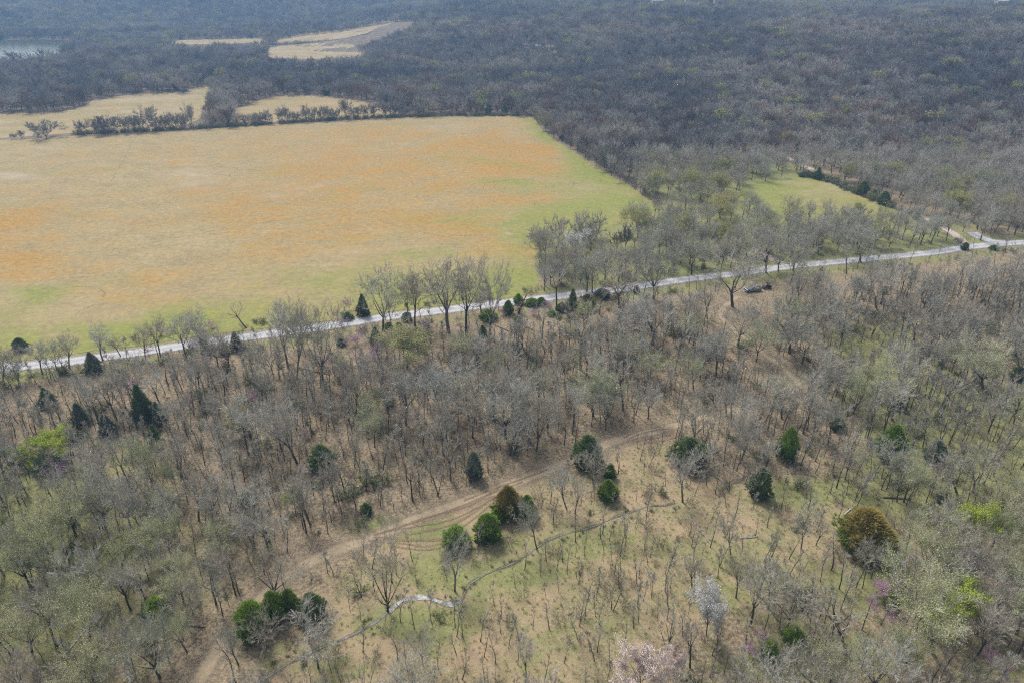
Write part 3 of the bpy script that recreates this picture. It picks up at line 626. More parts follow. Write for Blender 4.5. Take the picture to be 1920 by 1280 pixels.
# ---------------------------------------------------------------- placing
def measure(bx, by, tx, ty):
    P = at(bx, by); P.z = hz(P.x, P.y); d = ray(tx, ty); t = P.y / d.y
    return P, CAMZ + t * d.z, t * d.x - P.x
def plant(name, kind, idx, loc, sxy, sz, rz, rx=0.0, ry=0.0):
    """one tree: an Empty at its foot with its trunk and crown"""
    t = TPL[kind][idx % len(TPL[kind])]; e = empty(name, loc); e.rotation_mode = 'ZYX'
    e.rotation_euler = (rx, ry, rz); e.scale = (sxy, sxy, sz)
    link('trunk', t['trunk'], e); link('crown', t['crown'], e)
    return e
from mathutils import Euler, Matrix
def put(name, kind, bx, by, tx, ty, wpx, rng, idx=None):
    if kind.startswith('cedar'):      # the traced foot is the near edge of the skirt, not the trunk
        P0 = at(bx, by); by = by - .5 * wpx * .92 * (CAMZ / math.hypot(CAMZ, math.hypot(P0.x, P0.y))) * .8
        by = max(by, ty + 3)
    P, H, dx = measure(bx, by, tx, ty); idx = rng.randrange(99) if idx is None else idx
    t = TPL[kind][idx % len(TPL[kind])]; H = max(H, 1.0)
    if kind.startswith('cedar'): H *= .94; wpx *= .92
    dep = float(proj(P.x, P.y, P.z)[2]); wd = wpx * dep / F if wpx else t['W'] * H / t['H']
    sz = math.hypot(H, dx) / t['H']; sxy = wd / t['W']
    if not kind.startswith('cedar'): sxy = min(max(sxy, sz * (.35 if kind in ('white', 'pink') else .55)), sz * 1.5)
    e = plant(name, kind, idx, P, sxy, sz, 0)
    lean = math.atan2(dx, H)
    e.rotation_mode = 'XYZ'
    e.rotation_euler = (Matrix.Rotation(lean, 3, 'Y') @ Matrix.Rotation(rng.uniform(0, 6.28), 3, 'Z')).to_euler()
    return e, P, H, lean
rng = random.Random(5)
OCC = []            # occupied ground: x, y, radius
PLACED = []         # (object, kind word, px, py, H, lean, hand label, group)

CEDARS = [  # base x, y, top x, y, width, shape, colour, label
 (92, 766, 90, 727, 34, 'cone', 'dark', 'dark green cone-shaped cedar, small, below the left end of the gravel road'),
 (40, 660, 39, 634, 28, 'egg', 'dark', 'dark cedar at the meadow edge beside the left end of the road'),
 (155, 803, 152, 755, 36, 'cone', 'grey', 'grey-green cedar between the small dark cedar and the tallest cedar on the left'),
 (274, 797, 268, 720, 46, 'cone', 'dark', 'tallest dark cedar in the left woods, pointed, with green top'),
 (302, 800, 300, 752, 26, 'cone', 'grey', 'greyish cedar half hidden at the right foot of the tallest left cedar'),
 (205, 820, 200, 776, 38, 'cone', 'grey', 'dull grey-green cedar below and left of the tallest left cedar'),
 (294, 840, 290, 795, 30, 'cone', 'dark', 'dark green cedar standing just below the tallest left cedar'),
 (178, 703, 176, 660, 36, 'cone', 'grey', 'pale grey conical evergreen against the near edge of the gravel road'),
 (422, 667, 420, 641, 22, 'cone', 'dark', 'small dark cedar near the road behind the left-hand thicket'),
 (445, 660, 445, 622, 26, 'cone', 'grey', 'grey narrow evergreen touching the near side of the road'),
 (388, 668, 387, 628, 20, 'cone', 'grey', 'thin grey-green evergreen by the road left of the small dark cedar'),
 (606, 892, 602, 832, 50, 'egg', 'dark', 'grey and green wide cedar in the middle of the left woods'),
 (137, 832, 135, 812, 22, 'round', 'dark', 'tiny dark cedar bush beside pale shrubs in the left woods'),
 (96, 885, 90, 852, 48, 'round', 'dark', 'dark low cedar bush with a purple redbud at its side'),
 (682, 596, 680, 550, 26, 'cone', 'dark', 'dark conical cedar on the far side of the road near the pink redbud'),
 (652, 602, 650, 585, 22, 'round', 'dark', 'low dark cedar bush at the road edge beside the far-side cedar'),
 (763, 604, 762, 585, 20, 'round', 'grey', 'small grey-green cedar bush touching the near road verge'),
 (729, 617, 728, 604, 16, 'round', 'dark', 'tiny dark green bush at the foot of the wide roadside oak'),
 (748, 614, 747, 604, 12, 'round', 'green', 'tiny green bush under the twin roadside trees'),
 (706, 648, 703, 612, 26, 'cone', 'dark', 'dark narrow cedar left of the big olive budding tree'),
 (953, 592, 953, 562, 20, 'round', 'green', 'green round cedar, leftmost of the evergreen row by the road'),
 (972, 572, 971, 550, 20, 'egg', 'green', 'green cedar behind the splintered brown snag'),
 (997, 576, 996, 559, 26, 'round', 'green', 'wide green cedar bush right of the splintered snag'),
 (1015, 575, 1013, 557, 20, 'round', 'green', 'small green cedar between the wide bush and the purple redbud'),
 (1073, 584, 1071, 540, 23, 'cone', 'green', 'narrow pointed dark green cedar in the roadside evergreen row'),
 (1101, 583, 1102, 551, 34, 'round', 'bronze', 'bronze round cedar in the roadside evergreen row'),
 (1093, 590, 1092, 572, 18, 'round', 'green', 'little green bush at the foot of the bronze roadside cedar'),
 (1053, 586, 1052, 567, 22, 'round', 'dark', 'dark cedar bush between the purple redbud and the pointed cedar'),
 (1036, 594, 1035, 582, 20, 'round', 'green', 'low green bush below the purple roadside redbud'),
 (1129, 562, 1130, 541, 30, 'round', 'grey', 'grey-green open cedar bush on the near road verge'),
 (1193, 552, 1193, 535, 13, 'egg', 'dark', 'lone little dark cedar on the near verge right of the great oak'),
 (915, 604, 912, 580, 32, 'round', 'green', 'green ragged cedar under the leaning roadside tree'),
 (905, 631, 905, 609, 17, 'egg', 'green', 'small olive-green cedar with a rusty stump beside it'),
 (970, 604, 968, 592, 14, 'round', 'green', 'tiny green bush in front of the leftmost roadside evergreen'),
 (855, 1036, 853, 988, 54, 'round', 'green', 'round green cedar with brownish top at the end of the wheel ruts'),
 (915, 1022, 915, 962, 50, 'round', 'green', 'bright green round cedar between the ruts and the stream'),
 (931, 984, 929, 952, 26, 'egg', 'green', 'narrow green cedar squeezed behind the bright green round cedar'),
 (953, 978, 955, 911, 54, 'round', 'bronze', 'bronze-topped round cedar, tallest of the group by the wheel ruts'),
 (988, 976, 988, 927, 36, 'egg', 'green', 'fresh green cedar leaning against the bronze-topped cedar'),
 (1139, 944, 1139, 898, 38, 'egg', 'green', 'solitary green cedar above the stream with a grey leafless tree on it'),
 (1143, 900, 1143, 868, 24, 'egg', 'green', 'narrow green cedar behind the solitary cedar above the stream'),
 (1100, 886, 1097, 814, 56, 'egg', 'dark', 'tall ragged cedar wrapped in grey twigs beside the dirt track'),
 (687, 968, 687, 942, 23, 'round', 'dark', 'small lone dark green cedar above the wheel ruts'),
 (890, 904, 888, 845, 32, 'egg', 'grey', 'dull green cedar among trunks at the wood edge above the track'),
 (463, 952, 463, 922, 30, 'round', 'green', 'small vivid green cedar in the middle of the left woods'),
 (298, 1163, 295, 1120, 52, 'round', 'green', 'green flattened cedar left of the bottom of the dirt track'),
 (478, 1204, 475, 1127, 60, 'round', 'green', 'large green cedar at the left of the clump beside the track'),
 (517, 1172, 517, 1108, 46, 'egg', 'green', 'dark green cedar in the middle of the clump beside the track'),
 (545, 1152, 545, 1104, 36, 'egg', 'green', 'deep green cedar under the wide pale dead-looking tree'),
 (590, 1178, 590, 1112, 50, 'round', 'dark', 'dull cedar at the right of the clump beside the track'),
 (1615, 1046, 1616, 958, 98, 'round', 'bronze', 'largest round olive and bronze cedar, alone in the right clearing'),
 (1422, 940, 1424, 876, 42, 'egg', 'dark', 'dark cedar laced with pale dead branches by the pool'),
 (1290, 884, 1288, 820, 66, 'egg', 'dark', 'wide dark grey cedar hung with twigs at the right end of the track'),
 (1472, 870, 1472, 800, 40, 'egg', 'green', 'tall green cedar right of the twiggy dark cedar'),
 (1665, 868, 1664, 797, 56, 'egg', 'green', 'tall cedar with rusty top in the grassy right woods'),
 (1570, 810, 1570, 783, 26, 'round', 'dark', 'small dark cedar between the two tall right-hand cedars'),
 (1750, 872, 1748, 826, 40, 'egg', 'grey', 'grey-green cedar right of the cedar with rusty top'),
 (1783, 726, 1783, 711, 13, 'round', 'dark', 'tiny dark cedar bush left of the lone pale yellow tree'),
 (1753, 668, 1753, 655, 10, 'round', 'green', 'tiny green bush in the upper right grassy woods'),
 (1908, 716, 1906, 690, 30, 'round', 'dark', 'dark cedar cut by the right edge of the picture'),
 (1766, 945, 1765, 925, 26, 'round', 'dark', 'low dark green bush up-left of the lime tree'),
 (1880, 1000, 1878, 975, 42, 'round', 'dark', 'dim green cedar bush right of the lime-leaved tree'),
 (1668, 1146, 1667, 1112, 26, 'egg', 'green', 'small deep green cedar among purple redbuds at lower right'),
 (1488, 1214, 1488, 1176, 40, 'round', 'green', 'rounded green cedar near the bottom, upper of two'),
 (1440, 1238, 1438, 1206, 38, 'round', 'green', 'bright green cedar near the bottom, lower of two'),
 (1532, 338, 1532, 313, 18, 'cone', 'dark', 'dark pointed cedar at the far corner of the small green paddock'),
 (1616, 368, 1616, 340, 23, 'egg', 'dark', 'dark cedar halfway along the dirt lane by the paddock'),
 (1655, 386, 1655, 358, 22, 'egg', 'dark', 'dark cedar nearest the road along the dirt lane'),
 (1638, 373, 1637, 356, 12, 'egg', 'dark', 'little dark cedar between two larger ones by the dirt lane'),
 (1503, 333, 1503, 324, 10, 'round', 'grey', 'tiny bush at the top corner of the paddock'),
 (1858, 322, 1857, 306, 20, 'round', 'dark', 'dark cedar alone in the grey hill woods at far right'),
 (1053, 262, 1053, 253, 8, 'cone', 'dark', 'tiny dark cedar at the wood edge by the far meadow corner'),
 (990, 122, 990, 114, 9, 'cone', 'dark', 'tiny dark cedar beside the distant lane below the hill'),
 (1808, 470, 1808, 455, 14, 'round', 'dark', 'dark bush on the verge where the road forks'),
 (1862, 470, 1861, 460, 16, 'round', 'green', 'low green bush beside the road at the far right'),
 (640, 650, 640, 634, 16, 'round', 'grey', 'grey-green bush among purple redbuds left of the olive tree')]
for (bx, by, tx, ty, wd, shp, cc, lab) in CEDARS:
    kind = 'cedar_%s_%s' % (shp, cc)
    e, P, H, ln = put('cedar_tree', kind, bx, by, tx, ty, wd, rng)
    e.rotation_euler = (0, 0, rng.uniform(0, 6.28))
    dep = float(proj(P.x, P.y, P.z)[2]); OCC.append((P.x, P.y, wd * dep / F * .5 + .6))
    prop(e, lab, 'cedar', 'cedars in the woods')

BARE = [(500, 1216, 490, 1152, 60, 'broad', 'small grey leafless tree tangled over the large green cedar in the clump'), (580, 1205, 588, 1130, 72, 'broad', 'crooked grey leafless tree draped over the right cedars of the clump'), (1112, 908, 1114, 838, 60, 'broad', 'grey leafless tree tangled into the tall ragged cedar'), (1676, 884, 1668, 828, 56, 'broad', 'grey leafless tree in front of the cedar with rusty top'), (1318, 894, 1312, 838, 60, 'broad', 'dense grey leafless tree draping the wide dark grey cedar'), (1040, 770, 1040, 700, 40, 'upright', None), # base, top, width, kind, label
 (605, 717, 602, 561, 74, 'broad', 'tall wide-crowned bare tree rising against the road on the left'),
 (513, 704, 484, 622, 60, 'broad', 'dark-trunked bare tree leaning left beside the tall wide-crowned one'),
 (540, 689, 517, 558, 56, 'upright', None), (557, 709, 559, 573, 50, 'upright', None), (390, 691, 386, 632, 36, 'upright', None),
 (349, 670, 331, 592, 40, 'upright', None), (370, 628, 357, 578, 28, 'upright', None), (301, 668, 287, 595, 36, 'upright', None), (226, 668, 209, 630, 34, 'upright', None),
 (462, 615, 424, 578, 60, 'dead', 'crooked bare tree leaning far left over the meadow edge'),
 (300, 757, 274, 700, 40, 'upright', None), (335, 803, 328, 750, 36, 'upright', None), (473, 829, 455, 742, 74, 'broad', 'pale grey round-crowned bare tree in the centre left woods'),
 (548, 748, 545, 695, 40, 'broad', None), (602, 787, 594, 735, 46, 'broad', None), (193, 675, 182, 612, 36, 'upright', None), (130, 690, 124, 625, 34, 'upright', None),
 (107, 694, 95, 640, 40, 'broad', None), (80, 701, 62, 640, 34, 'upright', None), (35, 712, 26, 655, 36, 'broad', None), (5, 716, 4, 648, 36, 'upright', None), (273, 674, 264, 612, 34, 'upright', None),
 (718, 620, 716, 507, 72, 'broad', 'wide-crowned bare oak on the near road verge, leftmost of the roadside giants'),
 (778, 611, 766, 505, 46, 'upright', 'tall bare tree with a slim trunk beside the leftmost roadside oak'),
 (765, 600, 757, 515, 36, 'upright', None), (841, 624, 830, 492, 78, 'upright', 'tallest upright bare tree of the roadside pair behind the olive budding tree'),
 (875, 630, 873, 488, 62, 'upright', 'tall bare tree with rounded grey crown, right of the roadside pair'),
 (917, 634, 932, 487, 48, 'upright', 'tall thin crooked tree leaning right over the road'),
 (727, 774, 706, 662, 72, 'broad', 'large grey bare tree directly below the purple redbuds'), (762, 796, 755, 697, 62, 'upright', None), (828, 790, 808, 685, 54, 'upright', None),
 (854, 752, 857, 676, 78, 'broad', 'dark-limbed spreading bare tree in the centre of the woods'), (850, 788, 845, 735, 44, 'broad', None), (886, 820, 880, 745, 46, 'upright', None),
 (948, 822, 944, 712, 86, 'broad', 'widely forked bare tree at the lower centre of the brown woods'), (965, 800, 970, 687, 70, 'broad', 'tall pale-twigged bare tree behind the widely forked one'),
 (955, 702, 948, 632, 74, 'broad', 'round-crowned bare tree in the centre with bushy fine twigs'), (992, 829, 990, 750, 46, 'upright', None), (1008, 770, 1012, 690, 40, 'upright', None),
 (795, 709, 798, 664, 38, 'broad', None), (1027, 814, 1030, 740, 38, 'upright', None), (793, 836, 790, 770, 56, 'broad', None),
 (1088, 692, 1082, 590, 72, 'dead', 'bone-white branched dead tree with a dark trunk in the centre right woods'),
 (1165, 654, 1178, 575, 84, 'broad', 'bare tree leaning right with dark trunk below the road'), (1224, 646, 1232, 548, 110, 'broad', 'thick-trunked giant bare oak in the centre right woods'),
 (1270, 678, 1286, 585, 62, 'dead', 'half-dead tree with whitened limbs leaning right of the giant oak'),
 (1383, 648, 1402, 574, 86, 'broad', 'dark bare tree standing on the upper dirt track'), (1168, 768, 1165, 664, 60, 'dead', 'straight-trunked tree with whitish stubby branches in the lower centre woods'),
 (1342, 763, 1325, 720, 40, 'upright', None), (1362, 779, 1360, 720, 30, 'upright', None), (1371, 791, 1380, 715, 32, 'upright', None), (1386, 792, 1410, 735, 36, 'upright', None),
 (1302, 832, 1303, 744, 66, 'broad', 'forked bare tree above the dark twiggy cedar'), (1215, 784, 1225, 720, 34, 'upright', None),
 (1373, 575, 1369, 462, 94, 'broad', 'great bare oak in front of the road next to the parked vehicles'), (1161, 578, 1160, 478, 88, 'broad', 'great fan-shaped bare oak at the near verge, centre right'),
 (1225, 560, 1225, 445, 82, 'broad', 'great round-crowned bare oak at the verge, right of the fan-shaped oak'), (1043, 586, 1048, 490, 44, 'dead', 'twisted dark-trunked tree beside the road by the purple redbud'),
 (1110, 550, 1118, 472, 34, 'upright', None), (1100, 547, 1096, 478, 40, 'upright', None), (1043, 477, 1040, 431, 56, 'broad', 'round bare tree at the meadow corner beside the white blossoming tree'),
 (1437, 513, 1428, 422, 62, 'broad', None), (1459, 510, 1466, 440, 44, 'broad', None), (1487, 508, 1494, 428, 62, 'broad', None), (1613, 492, 1620, 420, 72, 'broad', None),
 (1296, 515, 1300, 445, 50, 'broad', None), (1480, 662, 1487, 552, 88, 'broad', 'large fine-twigged bare tree right of the upper dirt track'), (1504, 682, 1530, 600, 72, 'broad', 'bare tree leaning right beside the large fine-twigged one'),
 (1643, 578, 1648, 505, 70, 'broad', None), (1577, 634, 1590, 560, 56, 'broad', None), (1713, 642, 1720, 575, 46, 'upright', None), (1685, 714, 1683, 643, 44, 'upright', None), (1724, 694, 1732, 620, 44, 'upright', None),
 (1827, 648, 1830, 580, 50, 'broad', None), (1542, 744, 1576, 655, 66, 'broad', None), (1673, 788, 1680, 712, 50, 'upright', None), (1810, 802, 1812, 734, 46, 'vase', 'fan-shaped many-stemmed bare tree in the grassy right woods'),
 (1853, 812, 1866, 740, 40, 'upright', None), (1465, 784, 1470, 708, 66, 'broad', None), (1910, 690, 1905, 600, 50, 'upright', None), (1763, 706, 1775, 640, 44, 'upright', None),
 (1078, 962, 1084, 893, 36, 'upright', 'grey forked tree right of the pair above the stream'), (1062, 952, 1046, 876, 36, 'upright', 'grey forked tree left of the pair above the stream'),
 (1007, 1029, 992, 938, 38, 'upright', 'grey leafless tree rooted on the stream bank by the bronze-topped cedar'), (853, 1108, 853, 1012, 44, 'upright', 'pale leafless tree in front of the cedar at the end of the ruts'),
 (727, 1146, 720, 982, 112, 'vase', 'huge spreading leafless tree standing over the stream bend'), (513, 1114, 513, 1008, 112, 'vase', 'broad pale leafless tree beside the dirt track above the cedar clump'),
 (793, 1246, 790, 1170, 42, 'broad', 'small leafless tree with a dense dark tangle in its top below the stream'), (987, 1276, 985, 1190, 32, 'upright', None), (752, 1166, 748, 1110, 20, 'slender', None),
 (245, 1142, 206, 1066, 52, 'upright', 'dark-trunked tree leaning left at the lower left'), (273, 1122, 252, 1060, 50, 'upright', None), (405, 1132, 380, 1040, 50, 'upright', None), (328, 1086, 316, 1020, 60, 'broad', None),
 (167, 1116, 122, 1034, 70, 'broad', None), (117, 1166, 72, 1080, 64, 'broad', None), (197, 938, 168, 872, 60, 'upright', None), (447, 1246, 414, 1174, 34, 'upright', None), (350, 1176, 338, 1090, 54, 'broad', None),
 (283, 1226, 276, 1160, 64, 'broad', None), (597, 1252, 592, 1180, 60, 'broad', 'pale twisted leafless tree beside the stream below the cedar clump'), (214, 1240, 190, 1150, 60, 'broad', None),
 (60, 1080, 40, 1010, 50, 'broad', None), (95, 1010, 88, 960, 44, 'broad', None), (305, 1000, 300, 930, 50, 'upright', None), (400, 985, 392, 900, 50, 'upright', None), (373, 975, 360, 885, 46, 'upright', None),
 (1793, 922, 1770, 855, 50, 'upright', None), (1824, 922, 1836, 850, 50, 'upright', None), (1502, 1029, 1512, 950, 34, 'upright', None), (1530, 1022, 1546, 975, 26, 'upright', None), (1767, 1042, 1782, 945, 54, 'upright', None),
 (1830, 1190, 1888, 1120, 90, 'broad', 'pale crooked leafless tree arching right at the lower right edge'), (1587, 1224, 1580, 1118, 90, 'dead', 'pale smooth-limbed leafless tree at the lower right centre'),
 (1297, 1102, 1300, 1040, 34, 'upright', None), (1380, 1120, 1390, 1030, 40, 'upright', None), (1440, 1140, 1450, 1050, 40, 'upright', None), (1370, 1040, 1362, 960, 30, 'upright', None), (1625, 1065, 1626, 1010, 44, 'broad', 'small grey leafless tree in front of the largest round cedar'),
 (1430, 940, 1418, 868, 44, 'dead', None), (1280, 940, 1284, 850, 44, 'upright', 'grey tree right of the stream head draped in twigs')]
for (bx, by, tx, ty, wd, kd, lab) in BARE:
    e, P, H, ln = put('bare_tree', kd, bx, by, tx, ty, wd, rng)
    OCC.append((P.x, P.y, 2.4)); PLACED.append([e, 'bare', bx, by, tx, ty, ln, lab, kd])
BUD = [
 (763, 692, 762, 616, 112, 'olive', 'big olive-yellow budding tree just below the road in the centre'), (868, 676, 868, 628, 62, 'pale', 'low light green budding tree right of the big olive one'),
 (1112, 780, 1112, 694, 72, 'pale', 'yellow-green clustered budding tree in the lower centre woods'), (703, 838, 694, 762, 46, 'pale', 'pale green budding tree with dark trunk, lower of two'), (700, 790, 692, 728, 40, 'pale', 'pale green budding tree, upper of two, left of the centre'),
 (92, 862, 88, 813, 56, 'lime', 'bright yellow-green tree at the far left of the woods'), (45, 872, 44, 840, 34, 'lime', 'small bright yellow-green shrub-like tree at the left edge'),
 (1815, 1030, 1832, 948, 62, 'lime', 'vivid lime-leaved tree right of the largest round cedar'), (1800, 1180, 1808, 1108, 74, 'lime', 'yellow-green leafing tree at the lower right'), (1750, 1226, 1742, 1082, 125, 'pale', 'largest pale green crown at the lower right'),
 (1843, 729, 1843, 648, 72, 'pale', 'lone pale yellow budding tree in the grassy right woods'), (1215, 716, 1222, 660, 50, 'pale', None), (1300, 730, 1302, 666, 46, 'pale', None), (1074, 700, 1074, 655, 36, 'pale', None),
 (538, 956, 538, 928, 18, 'lime', 'tiny yellow-green bush-like tree in the left centre woods'), (437, 815, 434, 770, 42, 'olive', None), (280, 1060, 270, 985, 60, 'pale', None), (345, 1130, 330, 1060, 70, 'pale', None), (170, 1200, 150, 1110, 80, 'pale', None),
 (60, 1220, 50, 1140, 80, 'pale', None), (230, 1070, 225, 1005, 60, 'pale', None), (310, 960, 300, 915, 50, 'pale', None), (160, 1180, 130, 1090, 60, 'pale', None), (1296, 372, 1295, 318, 40, 'olive', 'tall yellow-green tree in the far woods beyond the meadow corner'),
 (1366, 320, 1364, 288, 34, 'olive', None), (1426, 325, 1425, 298, 32, 'olive', 'yellow-green tree at the top edge of the small paddock'), (1350, 410, 1350, 362, 60, 'olive', None), (1445, 420, 1443, 395, 36, 'olive', None), (1320, 500, 1318, 452, 46, 'pale', None),
 (1410, 440, 1408, 405, 40, 'pale', None), (1530, 450, 1530, 415, 40, 'pale', None), (1400, 480, 1400, 440, 36, 'pale', None), (1240, 440, 1238, 400, 36, 'pale', None), (1460, 760, 1462, 705, 40, 'pale', None), (1690, 1090, 1690, 1020, 60, 'pale', None),
 (1700, 1260, 1700, 1180, 70, 'pale', None), (1905, 960, 1900, 900, 50, 'pale', None), (640, 700, 636, 660, 36, 'pale', None), (1020, 745, 1016, 690, 36, 'pale', None), (1900, 1080, 1896, 1010, 50, 'pale', None)]
for (bx, by, tx, ty, wd, kd, lab) in BUD:
    e, P, H, ln = put('budding_tree', kd, bx, by, tx, ty, wd, rng)
    OCC.append((P.x, P.y, 2.4)); PLACED.append([e, 'bud', bx, by, tx, ty, ln, lab, kd])
REDBUD = [(698, 690, 697, 655, 36), (712, 668, 712, 640, 26), (800, 622, 800, 600, 26), (655, 580, 652, 557, 16), (1030, 583, 1030, 566, 20), (1000, 592, 1000, 580, 14), (943, 592, 943, 579, 14), (365, 655, 363, 638, 18), (302, 628, 301, 612, 18),
 (393, 616, 392, 602, 16), (277, 664, 276, 652, 12), (250, 727, 248, 710, 16), (236, 734, 235, 715, 14), (355, 762, 353, 738, 18), (385, 768, 384, 748, 14), (475, 755, 474, 734, 20), (418, 692, 418, 678, 12), (107, 890, 106, 868, 30), (572, 822, 571, 805, 14), (607, 784, 606, 768, 12),
 (1655, 1112, 1656, 1088, 46), (1690, 1110, 1690, 1088, 30), (1672, 1172, 1670, 1142, 26), (1640, 1150, 1640, 1118, 22), (1705, 1068, 1704, 1046, 26), (1410, 1228, 1408, 1208, 24), (1432, 1200, 1430, 1182, 20), (1830, 1050, 1832, 1026, 24), (1775, 1045, 1775, 1025, 18), (1860, 1240, 1858, 1218, 26), (1880, 1275, 1878, 1240, 26), (1740, 575, 1740, 560, 14), (670, 645, 668, 622, 26), (640, 612, 640, 596, 18), (620, 690, 618, 668, 20), (1276, 676, 1275, 662, 10), (893, 658, 893, 638, 22), (860, 606, 858, 592, 12)]
for (bx, by, tx, ty, wd) in REDBUD:
    e, P, H, ln = put('redbud_tree', 'redbud', bx, by, tx, ty, wd * 1.1, rng); OCC.append((P.x, P.y, .8)); PLACED.append([e, 'redbud', bx, by, tx, ty, ln, None, 'redbud'])
BLOOM = [(1200, 1290, 1197, 1208, 74, 'pink', 'pale pink blossoming tree at the bottom edge'), (1082, 478, 1079, 432, 34, 'white', 'white blossoming tree at the meadow corner beside a round bare tree'),
 (1324, 1192, 1326, 1087, 46, 'white', 'tall narrow whitish blossoming tree at the edge of the lower clearing'), (1838, 718, 1837, 692, 22, 'white', 'small whitish tree behind the lone pale yellow tree'), (1345, 1200, 1347, 1120, 26, 'white', 'thin whitish tree touching the right of the tall blossoming one'), (1262, 1268, 1264, 1215, 36, 'pink', 'thin pinkish blossoming tree right of the pale pink one')]
for (bx, by, tx, ty, wd, kd, lab) in BLOOM:
    e, P, H, ln = put('blossom_tree', kd, bx, by, tx, ty, wd, rng); OCC.append((P.x, P.y, 2)); prop(e, lab, 'blossom tree')

# the rest of the woods, scattered by the density seen in the photograph
ZONES = [MEADOW, F_LEFT, F_MID, F_FAR1, F_FAR2, F_FAR3, PADDOCK, LAKE, POND]
OLIVE = [(1300, 420, 160, 70, .22), (1450, 410, 200, 40, .2), (150, 1120, 260, 160, .42), (60, 870, 120, 60, .15), (1750, 380, 250, 60, .10), (1780, 1100, 200, 160, .22), (1500, 620, 300, 60, .04), (1650, 300, 300, 60, .04), (100, 40, 300, 40, .12), (1500, 20, 900, 20, .05), (1500, -5, 500, 12, .5), (1480, 770, 200, 60, .08), (1150, 700, 160, 60, .06), (250, 900, 120, 80, .1)]
def near_occ(x, y, k=1.0):
    for (a, b_, r) in OCC:
        if abs(a - x) < r * k and abs(b_ - y) < r * k: return True
    return False
CAND = []
g2 = np.random.default_rng(11)
def scatter(y0, y1, s, margin, zfun=True):
    yy = np.arange(y0, y1, s); out = []
    half = (yy + 40) * .78 * 1.0 + margin
    for y, h_ in zip(yy, half):
        xs = np.arange(-h_, h_, s); n = len(xs)
        out.append(np.stack([xs + g2.uniform(-.48, .48, n) * s, y + g2.uniform(-.48, .48, n) * s], 1))
    P = np.concatenate(out); Z = height(P[:, 0], P[:, 1]); px, py, dep = proj(P[:, 0], P[:, 1], Z)
    ok = (px > -110) & (px < 2030) & (py < 1420) & (py > -45)
    for z in ZONES: ok &= ~inpoly(px, py, z)
    tip = 11 * F / dep
    for z in (F_LEFT, F_MID, F_FAR1, F_FAR2, F_FAR3, PADDOCK): ok &= ~inpoly(px, py - tip * (1.0 if z is not PADDOCK else .3), z) & ~(inpoly(px, py - tip * .5, z) & (z is not PADDOCK))
    ok &= ~(inpoly(px, py - tip * .6, LAKE) & (g2.random(len(px)) < .8))
    ry_ = np.interp(px, [p[0] for p in ROAD], [p[1] for p in ROAD]); dm = dist_line(P[:, 0], P[:, 1], ROADW)
    ok &= dm > 4.6
    ok &= ~((np.abs(px - 1422) < 44) & (py > 540) & (py < 549 + tip * 1.15))     # the parked vehicles are in plain view
    for tr in (TRACK[:9], TRACK2): ok &= ~((dist_line(px, py - tip * .55, tr) < 16) & (g2.random(len(px)) < .6))
    ok &= ~((py > ry_) & (py - tip * .95 < ry_ + 3) & (g2.random(len(px)) < np.where(px > 640, .8, .55)))
    ok &= dist_line(P[:, 0], P[:, 1], TRACKW) > 3.6
    ok &= dist_line(P[:, 0], P[:, 1], TRACK2W) > 3.4
    ok &= dist_line(P[:, 0], P[:, 1], LANEW) > 3.2
    ok &= dist_line(P[:, 0], P[:, 1], STREAMW) > 1.6
    # the wheel-rut apron is open ground
    ok &= ~inpoly(px, py, [(660, 1020), (760, 975), (860, 935), (960, 900), (1000, 890), (980, 960), (940, 1010), (830, 1040), (720, 1040)])
    ok &= ~inpoly(px, py, [(1375, 545), (1460, 530), (1470, 560), (1380, 570)])
    return P[ok], Z[ok], px[ok], py[ok], dep[ok], dm[ok]
P, Z, px, py, dep, dm = scatter(48, 232, 4.3, 12)
clear = inpoly(px, py, CLEAR); farside = py < np.interp(px, [p[0] for p in ROAD], [p[1] for p in ROAD])
ol = blobs(px, py, OLIVE)
grassy = blobs(px, py, [(1640, 680, 70, 45, 1), (1850, 850, 90, 70, .9), (1700, 990, 120, 40, .8), (1600, 1000, 90, 70, 1.2), (60, 930, 70, 50, .6), (1700, 860, 60, 40, .6), (1460, 1090, 100, 60, .8), (1860, 740, 50, 50, .5)])
leftroad = farside & (px < 1000)
THIN = []
for i in range(len(P)):
    x, y = P[i]; u = g2.random()
    if near_occ(x, y): continue
    if clear[i]:
        if u < .16: CAND.append((x, y, Z[i], 'slender', g2.uniform(5.5, 8.5), px[i], py[i], dep[i]))
        continue
    if farside[i]:
        if u < .6 * float(blobs(px[i], py[i], [(1110, 460, 110, 50, 1)])): continue
        if leftroad[i]:
            if u > .55: continue
            CAND.append((x, y, Z[i], 'slender' if u < .4 else 'upright', g2.uniform(5, 9), px[i], py[i], dep[i])); continue
        if u > .55: continue
        if g2.random() < ol[i]: CAND.append((x, y, Z[i], 'olive' if u < .2 else 'pale', g2.uniform(8, 12), px[i], py[i], dep[i]))
        else: CAND.append((x, y, Z[i], ('broad', 'upright')[int(u * 50) % 2], g2.uniform(8, 13.5), px[i], py[i], dep[i]))
        continue
    if u < .55 * grassy[i]: continue
    v = g2.random()
    if v < ol[i] * .75: CAND.append((x, y, Z[i], 'pale', g2.uniform(7.5, 11.5), px[i], py[i], dep[i])); continue
    if u < .26: CAND.append((x, y, Z[i], ('broad', 'upright', 'tall', 'tall')[int(v * 400) % 4], g2.uniform(9.5, 13.5), px[i], py[i], dep[i]))
    elif u < .86: CAND.append((x, y, Z[i], 'slender', g2.uniform(6, 10.5), px[i], py[i], dep[i]))
